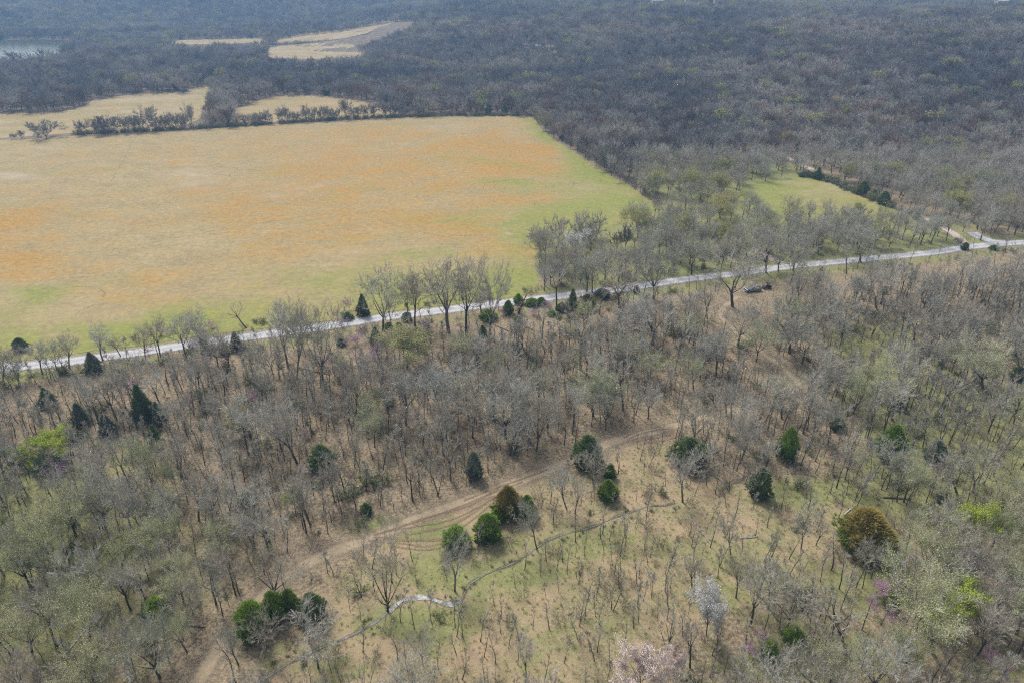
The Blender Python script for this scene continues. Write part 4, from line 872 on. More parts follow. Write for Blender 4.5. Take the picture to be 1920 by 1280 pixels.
# a second, denser pass of thin young trees
P, Z, px, py, dep, dm = scatter(48, 225, 2.9, 10)
clear = inpoly(px, py, CLEAR); farside = py < np.interp(px, [p[0] for p in ROAD], [p[1] for p in ROAD])
grassy = blobs(px, py, [(1640, 680, 70, 45, 1), (1850, 850, 90, 70, .9), (1700, 990, 120, 40, .8), (1600, 1000, 90, 70, 1.2), (60, 930, 70, 50, .6)])
copse = blobs(px, py, [(1150, 1080, 90, 60, 1), (1100, 1160, 60, 40, .7), (980, 1150, 50, 30, .6), (1230, 1130, 60, 60, .6), (900, 1200, 60, 60, .5), (1380, 1000, 50, 40, .6), (1180, 1000, 60, 24, .5), (1520, 950, 50, 50, .5), (640, 1160, 50, 50, .3), (1480, 1080, 80, 60, .5)])
for i in range(len(P)):
    x, y = P[i]; u = g2.random()
    if near_occ(x, y, .8): continue
    if clear[i]:
        if u < .50 + .5 * copse[i]: CAND.append((x, y, Z[i], 'sapling' if g2.random() < .45 else 'slender', g2.uniform(3.8, 7.5), px[i], py[i], dep[i]))
    elif not farside[i]:
        if u < .62 - .34 * grassy[i]: CAND.append((x, y, Z[i], 'sapling' if g2.random() < .25 else 'slender', g2.uniform(4, 9.5), px[i], py[i], dep[i]))
    elif u < .12: CAND.append((x, y, Z[i], 'slender', g2.uniform(3.5, 6.5), px[i], py[i], dep[i]))

def thing_name(kd): return {'slender': 'young_tree', 'sapling': 'young_tree', 'pale': 'budding_tree', 'olive': 'budding_tree'}.get(kd, 'bare_tree')
def show(c): return c[4] / c[7] * (1 if 0 < c[5] < 1920 and -10 < c[6] < 1330 else 0)
quota = {'bare_tree': 298 - len(BARE), 'young_tree': 296, 'budding_tree': 240}
CAND.sort(key=show, reverse=True)
STUFF = []
for c in CAND:
    nm = thing_name(c[3])
    if quota[nm] > 0 and show(c) > 0:
        quota[nm] -= 1
        kd = c[3]; idx = int(g2.integers(99)); t = TPL[kd][idx % len(TPL[kd])]; s = c[4] / t['H']
        e = plant(nm, kd, idx, (c[0], c[1], c[2]), s * g2.uniform(.85, 1.2), s, g2.uniform(0, 6.28)); ln = g2.normal(0, .07)
        e.rotation_mode = 'XYZ'; e.rotation_euler = (Matrix.Rotation(ln, 3, 'Y') @ Matrix.Rotation(g2.uniform(0, 6.28), 3, 'Z')).to_euler()
        tx, ty, _ = proj(c[0], c[1], c[2] + c[4])
        PLACED.append([e, {'bare_tree': 'bare', 'young_tree': 'young', 'budding_tree': 'bud'}[nm], float(c[5]), float(c[6]), float(tx), float(ty), ln, None, kd])
    else: STUFF.append((c[0], c[1], c[2], c[3], c[4]))

# middle distance and far woods
def farwoods(y0, y1, s, bare, olv, hh, keepfar=1.0, margin=30):
    P, Z, px, py, dep, dm = scatter(y0, y1, s, margin); ol = blobs(px, py, OLIVE); u = g2.random(len(P)); v = g2.random(len(P))
    edge = (py < 60)
    for i in range(len(P)):
        if near_occ(P[i, 0], P[i, 1]) : continue
        if u[i] > keepfar: continue
        dark = g2.random()
        kd = olv if v[i] < ol[i] + .03 else bare
        if g2.random() < .012 + (.10 if blobs(px[i], py[i], [(1040, 40, 60, 14, 1), (1560, 250, 80, 20, 1), (1700, 12, 200, 6, 1)]) > .4 else 0): kd = 'cedar_egg_dark'; STUFF.append((P[i, 0], P[i, 1], Z[i], kd, g2.uniform(5, 9))); continue
        STUFF.append((P[i, 0], P[i, 1], Z[i], kd, g2.uniform(*hh)))
# beyond the road on the right: looser, brighter wood, then the grey closed wood
P, Z, px, py, dep, dm = scatter(232, 420, 5.3, 20)
ol = blobs(px, py, OLIVE)
for i in range(len(P)):
    if near_occ(*P[i]): continue
    x_, y_ = px[i], py[i]
    loose = float(blobs(x_, y_, [(1300, 400, 150, 70, 1), (1480, 440, 260, 40, .7), (1440, 330, 70, 20, .8)]))
    if g2.random() < .04 + .30 * min(1, loose) + .6 * float(blobs(x_, y_, [(1110, 445, 110, 50, 1)])): continue
    farw = y_ < 300 or (x_ < 1190)
    bare = 'far_bare' if (farw and g2.random() < .85) else ('broad' if g2.random() < .6 else 'upright')
    STUFF.append((P[i, 0], P[i, 1], Z[i], ('pale' if g2.random() < .6 else 'olive') if g2.random() < ol[i] else bare, g2.uniform(7.5, 12)))
farwoods(420, 700, 6.0, 'far_bare', 'far_olive', (6.5, 13))
farwoods(700, 1250, 7.4, 'far_bare', 'far_olive', (7, 13.5))
farwoods(1250, 2500, 12.5, 'far_bare', 'far_olive', (12, 18))
# bushes filling the gaps under the trees at the wood edges
ORDER = ['far_bare', 'far_olive', 'mid_bare', 'mid_pale', 'broad', 'upright', 'slender', 'sapling', 'pale', 'olive', 'tall', 'cedar_egg_dark']
def scatter_object(name, pts, order, label=None):
    coll = bpy.data.collections.new(name + '_kinds'); base = {}; n = 0
    for kd in order:
        base[kd] = n
        for t in TPL[kd]:
            o = bpy.data.objects.new('%03d_%s' % (n, kd), t['whole']); coll.objects.link(o); n += 1
    N = len(pts); V = np.zeros((N, 3), np.float32); I = np.zeros(N, np.int32); RO = np.zeros((N, 3), np.float32); SC = np.zeros((N, 3), np.float32)
    gg = np.random.default_rng(3)
    for i, (x, y, z, kd, h_) in enumerate(pts):
        k_ = int(gg.integers(len(TPL[kd]))); t = TPL[kd][k_]; V[i] = (x, y, z); I[i] = base[kd] + k_; s = h_ / t['H']
        SC[i] = (s * gg.uniform(.85, 1.25), s * gg.uniform(.85, 1.25), s); RO[i] = (gg.normal(0, .06), gg.normal(0, .06), gg.uniform(0, 6.28))
    me = bpy.data.meshes.new(name); me.vertices.add(N); me.vertices.foreach_set('co', V.ravel())
    a = me.attributes.new('pick', 'INT', 'POINT'); a.data.foreach_set('value', I)
    a = me.attributes.new('turn', 'FLOAT_VECTOR', 'POINT'); a.data.foreach_set('vector', RO.ravel())
    a = me.attributes.new('size', 'FLOAT_VECTOR', 'POINT'); a.data.foreach_set('vector', SC.ravel())
    ob = link(name, me)
    ng = bpy.data.node_groups.new(name + '_scatter', 'GeometryNodeTree')
    ng.interface.new_socket('Geometry', in_out='INPUT', socket_type='NodeSocketGeometry'); ng.interface.new_socket('Geometry', in_out='OUTPUT', socket_type='NodeSocketGeometry')
    gi = ng.nodes.new('NodeGroupInput'); go = ng.nodes.new('NodeGroupOutput')
    ci = ng.nodes.new('GeometryNodeCollectionInfo'); ci.inputs['Collection'].default_value = coll; ci.inputs['Separate Children'].default_value = True; ci.inputs['Reset Children'].default_value = True
    ip = ng.nodes.new('GeometryNodeInstanceOnPoints'); ip.inputs['Pick Instance'].default_value = True
    def na(nm, ty):
        q = ng.nodes.new('GeometryNodeInputNamedAttribute'); q.data_type = ty; q.inputs['Name'].default_value = nm
        return [s for s in q.outputs if s.enabled and s.name == 'Attribute'][0]
    L = ng.links
    L.new(gi.outputs[0], ip.inputs['Points']); L.new(ci.outputs[0], ip.inputs['Instance'])
    L.new(na('pick', 'INT'), ip.inputs['Instance Index']); L.new(na('turn', 'FLOAT_VECTOR'), ip.inputs['Rotation']); L.new(na('size', 'FLOAT_VECTOR'), ip.inputs['Scale'])
    L.new(ip.outputs[0], go.inputs[0])
    md = ob.modifiers.new('scatter', 'NODES'); md.node_group = ng
    prop(ob, label=label, kind='stuff'); return ob
scatter_object('woodland', STUFF, ORDER, 'leafless grey and brown woodland covering the hills and filling between the nearer trees')
# undergrowth and grass tufts
P, Z, px, py, dep, dm = scatter(48, 230, 2.35, 8)
clear = inpoly(px, py, CLEAR); UG = []
for i in range(len(P)):
    u = g2.random()
    if near_occ(*P[i], .5): continue
    pr = .24 if clear[i] else (.66 if py[i] > 560 else .22)
    if clear[i]: pr += .22 * float(blobs(px[i], py[i], [(1150, 1060, 90, 60, 1), (980, 1150, 60, 30, .8), (1050, 1150, 50, 30, .6), (1060, 930, 60, 40, .6)]))
    if u < pr: UG.append((P[i, 0], P[i, 1], Z[i], 'weed' if g2.random() < .10 else 'shrub', g2.uniform(.8, 3.0)))
for k_ in range(330):    # dark scrub along both sides of the road and the hedge
    t = g2.random(); q = at(-60 + t * 1980, np.interp(-60 + t * 1980, [p[0] for p in ROAD], [p[1] for p in ROAD])); sd_ = g2.choice([-1, 1]) * g2.uniform(4.2, 8.5)
    UG.append((q.x - .25 * sd_, q.y + sd_, 0, 'shrub' if g2.random() < .8 else 'weed', g2.uniform(.7, 2.0)))
for k_ in range(130):    # brush and stones' edge growth hanging over the stream
    q = random.Random(k_).choice(smooth_line(STREAMW, 1.0)); sd_ = g2.choice([-1, 1]) * g2.uniform(.5, 1.7)
    UG.append((q.x - .35 * sd_, q.y + sd_, 0, 'shrub' if g2.random() < .5 else 'weed', g2.uniform(.25, .65)))
scatter_object('undergrowth', UG, ['shrub', 'weed'], 'low brown scrub and brambles under the trees')
P, Z, px, py, dep, dm = scatter(48, 175, 0.85, 3)
keep = inpoly(px, py, CLEAR) | (blobs(px, py, GREEN) > .35)
keep |= g2.random(len(P)) < .30
TU = [(P[i, 0], P[i, 1], Z[i], 'tuft', g2.uniform(.22, .5)) for i in np.nonzero(keep)[0] if g2.random() < .55]
scatter_object('grass', TU, ['tuft'], 'tufts of dry and green grass in the clearing')

# ---------------------------------------------------------------- hedgerow trees between the fields
HEDGE = [(87, 259, 232, 34), (28, 261, 252, 8), (42, 260, 248, 8), (72, 258, 250, 10), (155, 254, 234, 18), (185, 253, 228, 24), (197, 252, 226, 22), (213, 250, 224, 22), (237, 249, 224, 22), (252, 248, 228, 14), (262, 247, 222, 20), (281, 246, 212, 28), (292, 245, 225, 16), (305, 244, 222, 16), (318, 243, 220, 18), (332, 242, 219, 18), (346, 241, 218, 18), (358, 240, 205, 14),
         (445, 236, 218, 16), (460, 235, 220, 14), (475, 234, 217, 16), (488, 233, 215, 16), (500, 233, 212, 16), (530, 230, 206, 18), (542, 230, 212, 12), (558, 229, 213, 14), (575, 228, 205, 16), (590, 227, 207, 14), (604, 227, 205, 14), (616, 226, 204, 14), (630, 225, 206, 14), (651, 224, 195, 18), (668, 223, 204, 14), (684, 222, 203, 14), (700, 221, 200, 16), (722, 220, 196, 18), (740, 219, 198, 18), (358, 222, 204, 8)]
HED = []
for (bx, by, ty, wd) in HEDGE:
    P_, H, dx = measure(bx, by, bx, ty); H *= 1.25; t = TPL['hedge'][rng.randrange(3)]; dep_ = float(proj(P_.x, P_.y, 0)[2])
    e = plant('hedgerow_tree', 'hedge', rng.randrange(3), P_, min(max(1.25 * wd * dep_ / F / t['W'], .3), 1.8), H / t['H'], rng.uniform(0, 6.28)); HED.append((e, bx, by, wd))
UG2 = []
for k_ in range(520):
    x_ = g2.uniform(140, 1000); 
    y_ = float(np.interp(x_, [140, 400, 520, 700, 860, 1000], [254.5, 241, 233, 222.5, 218, 218])) - g2.uniform(0, 2.2); q = at(x_, y_)
    if 508 < x_ < 522: continue
    UG2.append((q.x, q.y, 0, 'shrub' if g2.random() < .6 else 'weed', g2.uniform(1.2, 3.2)))
for k_ in range(260):
    t = g2.random() * 3; fx = float(np.interp(t, [0, 1, 2, 3], [505, 600, 690, 740])); fy = float(np.interp(t, [0, 1, 2, 3], [85.5, 82.5, 74, 57])) + g2.uniform(-.5, .5); q = at(fx, fy)
    UG2.append((q.x, q.y, 0, 'shrub', g2.uniform(2.5, 6)))
for k_ in range(120):
    t = g2.random(); q = at(1500 + 225 * t, float(np.interp(1500 + 225 * t, [1500, 1535, 1590, 1640, 1690, 1725], [330, 333, 356, 377, 398, 414]))); UG2.append((q.x + g2.uniform(-1, 2), q.y + g2.uniform(-1, 2), 0, 'shrub' if g2.random() < .6 else 'weed', g2.uniform(1.5, 3.5)))
e_ = [(1004, 226), (1040, 258), (1110, 306), (1170, 345), (1225, 385)]
for k_ in range(160):
    t = g2.uniform(1004, 1225); q = at(t + 3, float(np.interp(t, [p[0] for p in e_], [p[1] for p in e_])) - 2); UG2.append((q.x + g2.uniform(0, 4), q.y, 0, 'shrub', g2.uniform(1.5, 3.5)))
scatter_object('hedge_scrub', UG2, ['shrub', 'weed'], 'scrub along the hedge between the meadow and the hay fields')

# ---------------------------------------------------------------- labels
MARKS = [('the bronze-topped cedar', 957, 945), ('the stream bend', 862, 1110), ('the wheel ruts', 800, 990), ('the pale pink blossom tree', 1200, 1240), ('the largest round cedar', 1617, 1000), ('the olive budding tree', 763, 660),
 ('the parked pickup', 1412, 541), ('the tallest left cedar', 272, 760), ('the lime-leaved tree', 1832, 985), ('the trackside cedar clump', 520, 1150), ('the solitary streamside cedar', 1140, 920), ('the giant bare oak', 1228, 600),
 ('the vehicles oak', 1371, 520), ('the fan-shaped roadside oak', 1161, 530), ('the white blossom tree', 1078, 452), ('the small paddock', 1500, 370), ('the lone pale yellow tree', 1843, 690), ('the cedar with rusty top', 1665, 832), ('the pool', 1365, 900),
 ('the huge streamside tree', 722, 1070), ('the vivid green small cedar', 463, 937), ('the green flattened cedar', 297, 1140), ('the bright yellow-green tree', 88, 840), ('the small dark cedar', 91, 748), ('the wide grey-green cedar', 604, 862), ('the bone-white dead tree', 1084, 640),
 ('the tall cedar by the track', 1098, 850), ('the upper dirt track', 1430, 660), ('the dirt track bottom', 400, 1230), ('the largest pale green crown', 1745, 1150), ('the two bottom cedars', 1464, 1205), ('the tall whitish blossom tree', 1325, 1140), ('the tall forked centre tree', 948, 765),
 ('the cedar among redbuds', 1668, 1130), ('the clustered yellow-green tree', 1112, 735), ('the road fork', 1835, 460), ('the lone cedar above the ruts', 687, 955), ('the tall wide-crowned tree', 604, 640), ('the driveway', 1455, 490), ('the round-crowned centre tree', 950, 665), ('the evergreen row', 1010, 570), ('the left edge cedar', 40, 648), ('the fan-shaped right tree', 1810, 770), ('the tall green cedar', 1472, 835)]
ORD = ['', 'second ', 'third ', 'fourth ', 'fifth ', 'sixth ', 'seventh ', 'eighth ', 'ninth ', 'tenth ', 'eleventh ', 'twelfth ', 'thirteenth ', 'fourteenth ', 'fifteenth ', 'sixteenth ', 'seventeenth ', 'eighteenth ', 'nineteenth ', 'twentieth ']
NOUN = {'broad': 'spreading bare tree', 'upright': 'upright bare tree', 'tall': 'tall thin bare tree', 'dead': 'whitish-limbed bare tree', 'vase': 'fan-shaped bare tree', 'slender': 'slender young tree', 'sapling': 'small leafless sapling', 'pale': 'pale green budding tree', 'olive': 'yellow-green budding tree', 'lime': 'lime-green leafing tree', 'redbud': 'purple-flowering redbud'}
CAT = {'bare': ('bare tree', 'leafless trees of the near woods'), 'young': ('young tree', 'slender young trees'), 'bud': ('budding tree', 'budding trees'), 'redbud': ('redbud', 'flowering redbuds')}
buck = {}
for r in PLACED:
    e, cl, bx, by, tx, ty, ln, lab, kd = r; c = CAT[cl]
    prop(e, None, c[0], c[1])
    if lab: e['label'] = lab; continue
    mx, my = (bx + tx) / 2, (by + ty) / 2
    L = sorted((math.hypot(mx - a, (my - b_) * 1.3), n) for n, a, b_ in MARKS); dd, nm = L[0]
    a, b_ = [(a, b_) for n, a, b_ in MARKS if n == nm][0]; ux, uy = mx - a, (my - b_) * 1.3
    dr = ('above' if uy < 0 else 'below') if abs(uy) > 2.2 * abs(ux) else (('to the left of' if ux < 0 else 'to the right of') if abs(ux) > 2.2 * abs(uy) else (('up' if uy < 0 else 'down') + ('-left of' if ux < 0 else '-right of')))
    buck.setdefault((NOUN[kd], dr, nm), []).append((dd, ln, e))
for (noun, dr, nm), L in buck.items():
    L.sort(key=lambda t: t[0])
    for i, (dd, ln, e) in enumerate(L):
        lead = 'left-leaning ' if ln < -.12 else ('right-leaning ' if ln > .12 else '')
        rk = ORD[min(i, 19)] + 'nearest '
        e['label'] = '%s%s, %s%s %s' % (lead, noun, rk, dr, nm)
for i, (e, bx, by, wd) in enumerate(HED):
    side = bx < 400
    prop(e, '%s small bare tree %sin the hedge %s' % (['', '%sfrom the left, ' % ORD[min(i, 19)] if i < 18 else ''][0], '' , ''), 'hedgerow tree', 'trees in the hedge behind the meadow')
    k_ = i if side else i - 18
    e['label'] = ('broad lone bush-like tree at the left end of the meadow hedge' if i == 0 else '%ssmall bare tree from the %s end in the %s hedge' % (ORD[min(k_, 19)], 'left', 'left' if side else 'right')).strip()

# ---------------------------------------------------------------- fallen wood
def tube_line(pts, r0, r1, k=7):
    segs = []; n = len(pts) - 1
    for i in range(n): segs.append((Vector(pts[i]), Vector(pts[i + 1]), r0 + (r1 - r0) * i / n, r0 + (r1 - r0) * (i + 1) / n, 0))
    return segs
LOGS = [((655, 1095 + 0), (810, 1070), 0, '')][:0]
LOGS = [((155, 1222), (188, 1230), .20, 'palebark', 'reddish broken log lying at the lower left'), ((118, 1232), (160, 1180), .12, 'palebark', 'long pale fallen branch left of the reddish broken log'), ((140, 1240), (153, 1252), .24, 'palebark', 'short split pale log chunk at the lower left'),
 ((240, 1258), (243, 1280), .18, 'palebark', 'pale stub of wood at the bottom left edge'), ((350, 1175), (385, 1176), .12, 'bark', 'dark fallen branch lying left of the dirt track'), ((228, 1100), (242, 1060), .10, 'palebark', 'thin whitish dead stem left of the green flattened cedar'),
 ((1318, 733), (1337, 743), .24, 'bark', 'dark fallen log in the centre right woods'), ((1322, 728), (1340, 722), .18, 'bark', 'short dark log just above the longer dark one'), ((1305, 658), (1325, 655), .15, 'bark', 'dark fallen log below the giant bare oak'),
 ((1655, 933), (1705, 936), .16, 'bark', 'grey fallen trunk in the grass above the largest round cedar'), ((1385, 1010), (1420, 1006), .10, 'palebark', 'pale thin fallen branch in the right clearing'), ((1292, 968), (1334, 1020), .10, 'palebark', 'long pale fallen stem right of the stream head'),
 ((1760, 722), (1785, 714), .10, 'palebark', 'pale fallen branch beside the tiny dark cedar bush'), ((1778, 756), (1786, 772), .16, 'palebark', 'bleached broken stub in the grassy right woods'), ((620, 703), (560, 690), .12, 'bark', 'long dark dead limb on the ground beside the tall wide-crowned tree'), ((928, 610), (955, 622), .12, 'bark', 'thin fallen stem below the road behind the small cedar'),
 ((1583, 965), (1602, 948), .14, 'palebark', 'pile of pale cut branches above the largest round cedar'), ((1680, 770), (1708, 778), .2, 'bark', 'dark rotten log lying in bright grass')]
for (a, b_, r, mm, lab) in LOGS:
    A = at(*a); B = at(*b_); A.z = B.z = r * .8; n = 5; pts = []
    for i in range(n + 1):
        q = A.lerp(B, i / n); q += Vector((rng.uniform(-.12, .12), rng.uniform(-.12, .12), rng.uniform(0, .05))); pts.append(q)
    segs = tube_line(pts, r, r * .55); d = (B - A).normalized()
    for _ in range(7):
        p = A.lerp(B, rng.uniform(.3, .95)); c = (d + perp(rng, d) * .9); c.z = abs(c.z) * .7 + .08; c.normalize(); L_ = rng.uniform(.6, 1.9); m_ = p + c * L_ * .6
        segs += [(p, m_, r * .35, r * .25, 1), (m_, m_ + (c + perp(rng, c) * .3).normalized() * L_ * .5, r * .25, r * .1, 1)]
    V, T = tubes(segs, .02); prop(link('fallen_branch' if r < .13 else 'fallen_log', tri_mesh('fallen_log', V, T, [M[mm]], smooth=True)), lab, 'fallen wood')
def snag():
    P_, H, dx = measure(972, 588, 988, 552); e = empty('broken_snag', P_); M['rot'] = plain('torn_wood', (.17, .07, .04), var=.4)
    segs = [(Vector((0, 0, -.2)), Vector((dx * .4, 0, H * .45)), .42, .34, 0), (Vector((dx * .4, 0, H * .45)), Vector((dx, .2, H)), .34, .07, 0), (Vector((dx * .4, 0, H * .45)), Vector((dx * .3, -.3, H * .8)), .22, .04, 0), (Vector((dx * .3, 0, H * .3)), Vector((-1.6, -.6, H * .12)), .2, .08, 0)]
    V, T = tubes(segs); link('stem', tri_mesh('snag_stem', V, T, [M['rot']]), e)
    r2 = random.Random(2); s2 = []
    for _ in range(60):
        p = Vector((r2.uniform(-.8, .8), r2.uniform(-.6, .6), r2.uniform(.2, H * .5))); az = r2.uniform(0, 6.28); s2.append((p, p + Vector((math.cos(az), math.sin(az), r2.uniform(-.5, .3))) * r2.uniform(.8, 2), .05, .015, 1))
    V, T = tubes(s2, .015); link('splinters', tri_mesh('snag_splinters', V, T, [M['shrub']]), e)
    prop(e, 'splintered reddish-brown snag standing among green cedars by the road', 'dead tree')
snag()
def rustbush():
    t = TPL['shrub'][0]; me = t['whole'].copy(); me.materials.clear(); me.materials.append(M['redtwig'])
    P_ = at(988, 613); o = link('rusty_bush', me); o.location = P_; o.scale = (1.5, 1.5, 1.2); prop(o, 'rusty brown brush heap below the splintered snag', 'bush')
rustbush()

# ---------------------------------------------------------------- vehicles
M['paint'] = plain('silver_blue_paint', (.22, .27, .31), .28, .5, .5); M['darkpaint'] = plain('black_paint', (.02, .022, .025), .35, .2, .5)
M['glass'] = plain('vehicle_glass', (.03, .04, .05), .08, 0, .8); M['rubber'] = plain('tyre_rubber', (.02, .02, .02), .9); M['chrome'] = plain('bright_metal', (.6, .6, .6), .25, .9)
M['lamp'] = plain('lamp_glass', (.75, .75, .72), .15, 0, .8); M['redlamp'] = plain('tail_lamp_glass', (.35, .02, .02), .2, 0, .6); M['seatmat'] = plain('seat_vinyl', (.03, .03, .03), .7)
def bm_obj(name, bm, material, parent, bevel=0.0):
    if bevel: bmesh.ops.bevel(bm, geom=bm.edges[:], offset=bevel, segments=2, affect='EDGES', clamp_overlap=True)
    bmesh.ops.recalc_face_normals(bm, faces=bm.faces[:])
    me = bpy.data.meshes.new(name); bm.to_mesh(me); bm.free(); me.materials.append(M[material]); return link(name, me, parent)
def loft(profile, half, taper=1.0, y0=0):
    """side profile (x,z) extruded across y, narrowed at the top by taper"""
    bm = bmesh.new(); zs = [z for _, z in profile]; lo, hi = min(zs), max(zs)
    f = lambda z: half * (1 - (1 - taper) * (z - lo) / (hi - lo))
    a = [bm.verts.new((x, -f(z) + y0, z)) for x, z in profile]; b_ = [bm.verts.new((x, f(z) + y0, z)) for x, z in profile]
    bm.faces.new(a); bm.faces.new(b_[::-1]); n = len(a)
    for i in range(n): bm.faces.new((a[i], b_[i], b_[(i + 1) % n], a[(i + 1) % n]))
    return bm
def box(bm, x0, x1, y0, y1, z0, z1):
    r = bmesh.ops.create_cube(bm, size=1)
    for v in r['verts']: v.co = Vector(((x0 + x1) / 2 + v.co.x * (x1 - x0), (y0 + y1) / 2 + v.co.y * (y1 - y0), (z0 + z1) / 2 + v.co.z * (z1 - z0)))
def wheel(parent, x, y, r, w_):
    bm = bmesh.new(); bmesh.ops.create_cone(bm, cap_ends=True, segments=20, radius1=r, radius2=r, depth=w_)
    bmesh.ops.rotate(bm, verts=bm.verts, matrix=Matrix.Rotation(math.pi / 2, 3, 'X')); bmesh.ops.translate(bm, verts=bm.verts, vec=(x, y, r))
    t = bm_obj('wheel', bm, 'rubber', parent, .03)
    bm = bmesh.new(); bmesh.ops.create_cone(bm, cap_ends=True, segments=14, radius1=r * .58, radius2=r * .5, depth=w_ + .03)
    bmesh.ops.rotate(bm, verts=bm.verts, matrix=Matrix.Rotation(math.pi / 2, 3, 'X')); bmesh.ops.translate(bm, verts=bm.verts, vec=(x, y, r)); bm_obj('rim', bm, 'chrome', t)
def pickup(loc, rz):
    e = empty('pickup_truck', loc); e.rotation_euler = (0, 0, rz)
    bm_obj('body', loft([(-2.6, .45), (-2.6, 1.0), (-2.45, 1.1), (-.9, 1.16), (-.85, 1.16), (.0, 1.15), (.75, 1.2), (2.6, 1.2), (2.68, 1.1), (2.68, .5), (2.2, .4), (-2.2, .4)], .93, .97), 'paint', e, .05)
    c = bm_obj('cabin', loft([(-1.0, 1.14), (-.25, 1.74), (0.0, 1.8), (.95, 1.78), (1.15, 1.62), (1.25, 1.14)], .84, .82), 'paint', e, .04)
    bm = bmesh.new(); v = [bm.verts.new(p) for p in ((-.95, -.74, 1.2), (-.95, .74, 1.2), (-.33, .66, 1.71), (-.33, -.66, 1.71))]; bm.faces.new(v); bmesh.ops.translate(bm, verts=bm.verts, vec=(-.03, 0, .03)); bm_obj('windscreen', bm, 'glass', e)
    for s in (-1, 1):
        bm = bmesh.new(); v = [bm.verts.new(p) for p in ((-.72, s * .835, 1.22), (1.05, s * .835, 1.22), (.95, s * .735, 1.68), (-.2, s * .735, 1.68))]; bm.faces.new(v); bmesh.ops.translate(bm, verts=bm.verts, vec=(0, s * .02, .01)); bm_obj('side_window', bm, 'glass', e)
        bm = bmesh.new(); box(bm, -2.66, -2.56, s * .85 - .14, s * .85 + .1, .82, .98); bm_obj('headlight', bm, 'lamp', e, .02)
        bm = bmesh.new(); box(bm, 2.64, 2.72, s * .86 - .08, s * .86 + .06, .75, 1.08); bm_obj('tail_light', bm, 'redlamp', e, .01)
        bm = bmesh.new(); box(bm, -.72, -.58, s * 1.0 - .1, s * 1.0 + .1, 1.2, 1.36); bm_obj('mirror', bm, 'darkpaint', e, .03)
    bm = bmesh.new(); box(bm, 1.32, 2.58, -.78, .78, 1.202, 1.26); bm_obj('bed_cover', bm, 'darkpaint', e, .02)
    bm = bmesh.new(); box(bm, -2.78, -2.6, -.9, .9, .42, .64); bm_obj('bumper', bm, 'chrome', e, .03)
    bm = bmesh.new(); box(bm, -2.64, -2.58, -.62, .62, .7, .98); bm_obj('radiator_grille', bm, 'darkpaint', e, .01)
    for x in (-1.7, 1.75):
        for s in (-1, 1): wheel(e, x, s * .86, .40, .26)
    return prop(e, 'silver-blue pickup truck parked by the great bare oak near the road', 'pickup truck')
def buggy(loc, rz):
    e = empty('utility_buggy', loc); e.rotation_euler = (0, 0, rz)
    bm_obj('body', loft([(-1.4, .45), (-1.45, .8), (-.7, .98), (-.5, .6), (.45, .6), (.5, .9), (1.4, .95), (1.4, .5), (1.0, .38), (-1.0, .38)], .66, .95), 'darkpaint', e, .04)
    segs = []
    for s in (-1, 1):
        a = [Vector((-.7, s * .62, .95)), Vector((-.35, s * .6, 1.8)), Vector((.55, s * .6, 1.82)), Vector((.75, s * .62, .9))]
        for i in range(3): segs.append((a[i], a[i + 1], .035, .035, 0))
    segs += [(Vector((-.35, -.6, 1.8)), Vector((-.35, .6, 1.8)), .035, .035, 0), (Vector((.55, -.6, 1.82)), Vector((.55, .6, 1.82)), .035, .035, 0)]
    V, T = tubes(segs, .03); link('roll_cage', tri_mesh('roll_cage', V, T, [M['darkpaint']]), e)
    bm = bmesh.new(); box(bm, -.4, .6, -.64, .64, 1.83, 1.88); bm_obj('roof', bm, 'darkpaint', e, .02)
    bm = bmesh.new(); box(bm, -.05, .4, -.58, .58, .6, .78); box(bm, .33, .48, -.58, .58, .79, 1.25); bm_obj('seat', bm, 'seatmat', e, .04)
    for s in (-1, 1):
        bm = bmesh.new(); box(bm, -1.5, -1.4, s * .45 - .1, s * .45 + .1, .66, .78); bm_obj('headlight', bm, 'lamp', e, .02)
        for x in (-1.0, 1.0): wheel(e, x, s * .68, .33, .26)
    return prop(e, 'dark utility buggy with a roof parked behind the silver-blue pickup', 'utility buggy')
pickup(at(1411, 546), R(14)); buggy(at(1437, 541), R(20))

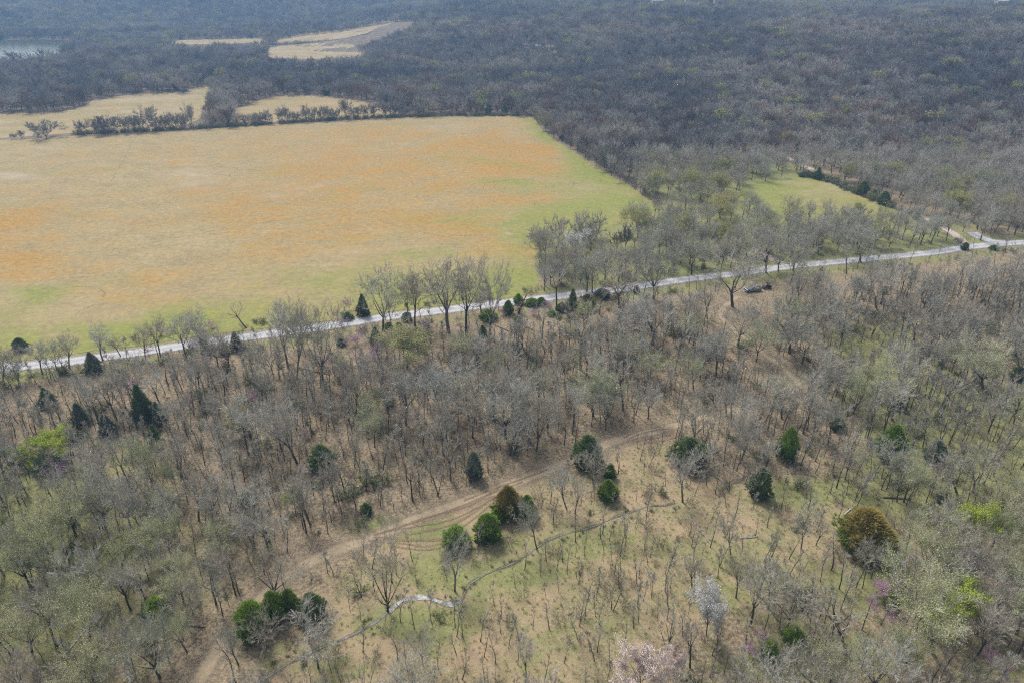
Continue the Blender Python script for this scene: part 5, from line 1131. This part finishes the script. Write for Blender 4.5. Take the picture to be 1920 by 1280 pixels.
# ---------------------------------------------------------------- far farm buildings
M['roofw'] = plain('pale_roof', (.72, .72, .72), .5, 0, .3, .1, .4); M['wallf'] = plain('farm_wall', (.5, .47, .42), .85, 0, .2, .15, .5); M['doorf'] = plain('farm_door', (.12, .1, .09), .8)
def farm(px_, py_, L_, W_, rz, lab, z=0):
    d = ray(px_, py_); y = 1000.0
    for _ in range(400):
        x = d.x / d.y * y; z_ = hz(x, y) + 8
        if CAMZ + d.z / d.y * y < z_: break
        y += 5
    e = empty('farm_building', (x, y, z_ - 8 + .0)); e.rotation_euler = (0, 0, rz); h_ = 13.0
    bm = bmesh.new(); box(bm, -L_ / 2, L_ / 2, -W_ / 2, W_ / 2, -1, h_); bm_obj('wall', bm, 'wallf', e)
    bm = loft([(-W_ / 2 - .6, h_), (0, h_ + W_ * .22), (W_ / 2 + .6, h_), (W_ / 2 + .6, h_ - .3), (0, h_ + W_ * .22 - .4), (-W_ / 2 - .6, h_ - .3)], L_ / 2 + .6)
    bmesh.ops.rotate(bm, verts=bm.verts, matrix=Matrix.Rotation(math.pi / 2, 3, 'Z')); bm_obj('roof', bm, 'roofw', e)
    bm = bmesh.new(); box(bm, -2.2, 2.2, -W_ / 2 - .15, -W_ / 2 + .1, 0, 4.5); bm_obj('door', bm, 'doorf', e)
    prop(e, lab, 'farm building', 'pale-roofed farm buildings on the skyline')
farm(1231, 9, 15, 9, .2, 'pale-roofed farm building, leftmost on the wooded skyline'); farm(1351, 8, 18, 10, -.1, 'pale-roofed farm building, wider one, second from the left on the skyline')
farm(1290, 9, 9, 7, .1, 'tiny pale-roofed building between the two larger skyline ones'); farm(1876, 9, 13, 9, 0, 'pale-roofed farm building, rightmost on the skyline')

# ---------------------------------------------------------------- haze
bm = bmesh.new(); box(bm, -3600, 3600, -70, 4500, -2.0, 112)
me = bpy.data.meshes.new('haze'); bm.to_mesh(me); bm.free()
hm = bpy.data.materials.new('haze'); hm.use_nodes = True; n_ = hm.node_tree; n_.nodes.remove(n_.nodes['Principled BSDF'])
pv = n_.nodes.new('ShaderNodeVolumePrincipled'); pv.inputs['Density'].default_value = 0.00033; pv.inputs['Color'].default_value = (0.34, 0.58, 0.92, 1); pv.inputs['Anisotropy'].default_value = 0.2
n_.links.new(pv.outputs[0], n_.nodes['Material Output'].inputs['Volume']); me.materials.append(hm)
prop(link('haze', me), kind='stuff')
print('counts', len(PLACED), len(STUFF), len(UG), len(TU), {k_: len([1 for c in CAND if c[3] == k_]) for k_ in set(c[3] for c in CAND)})
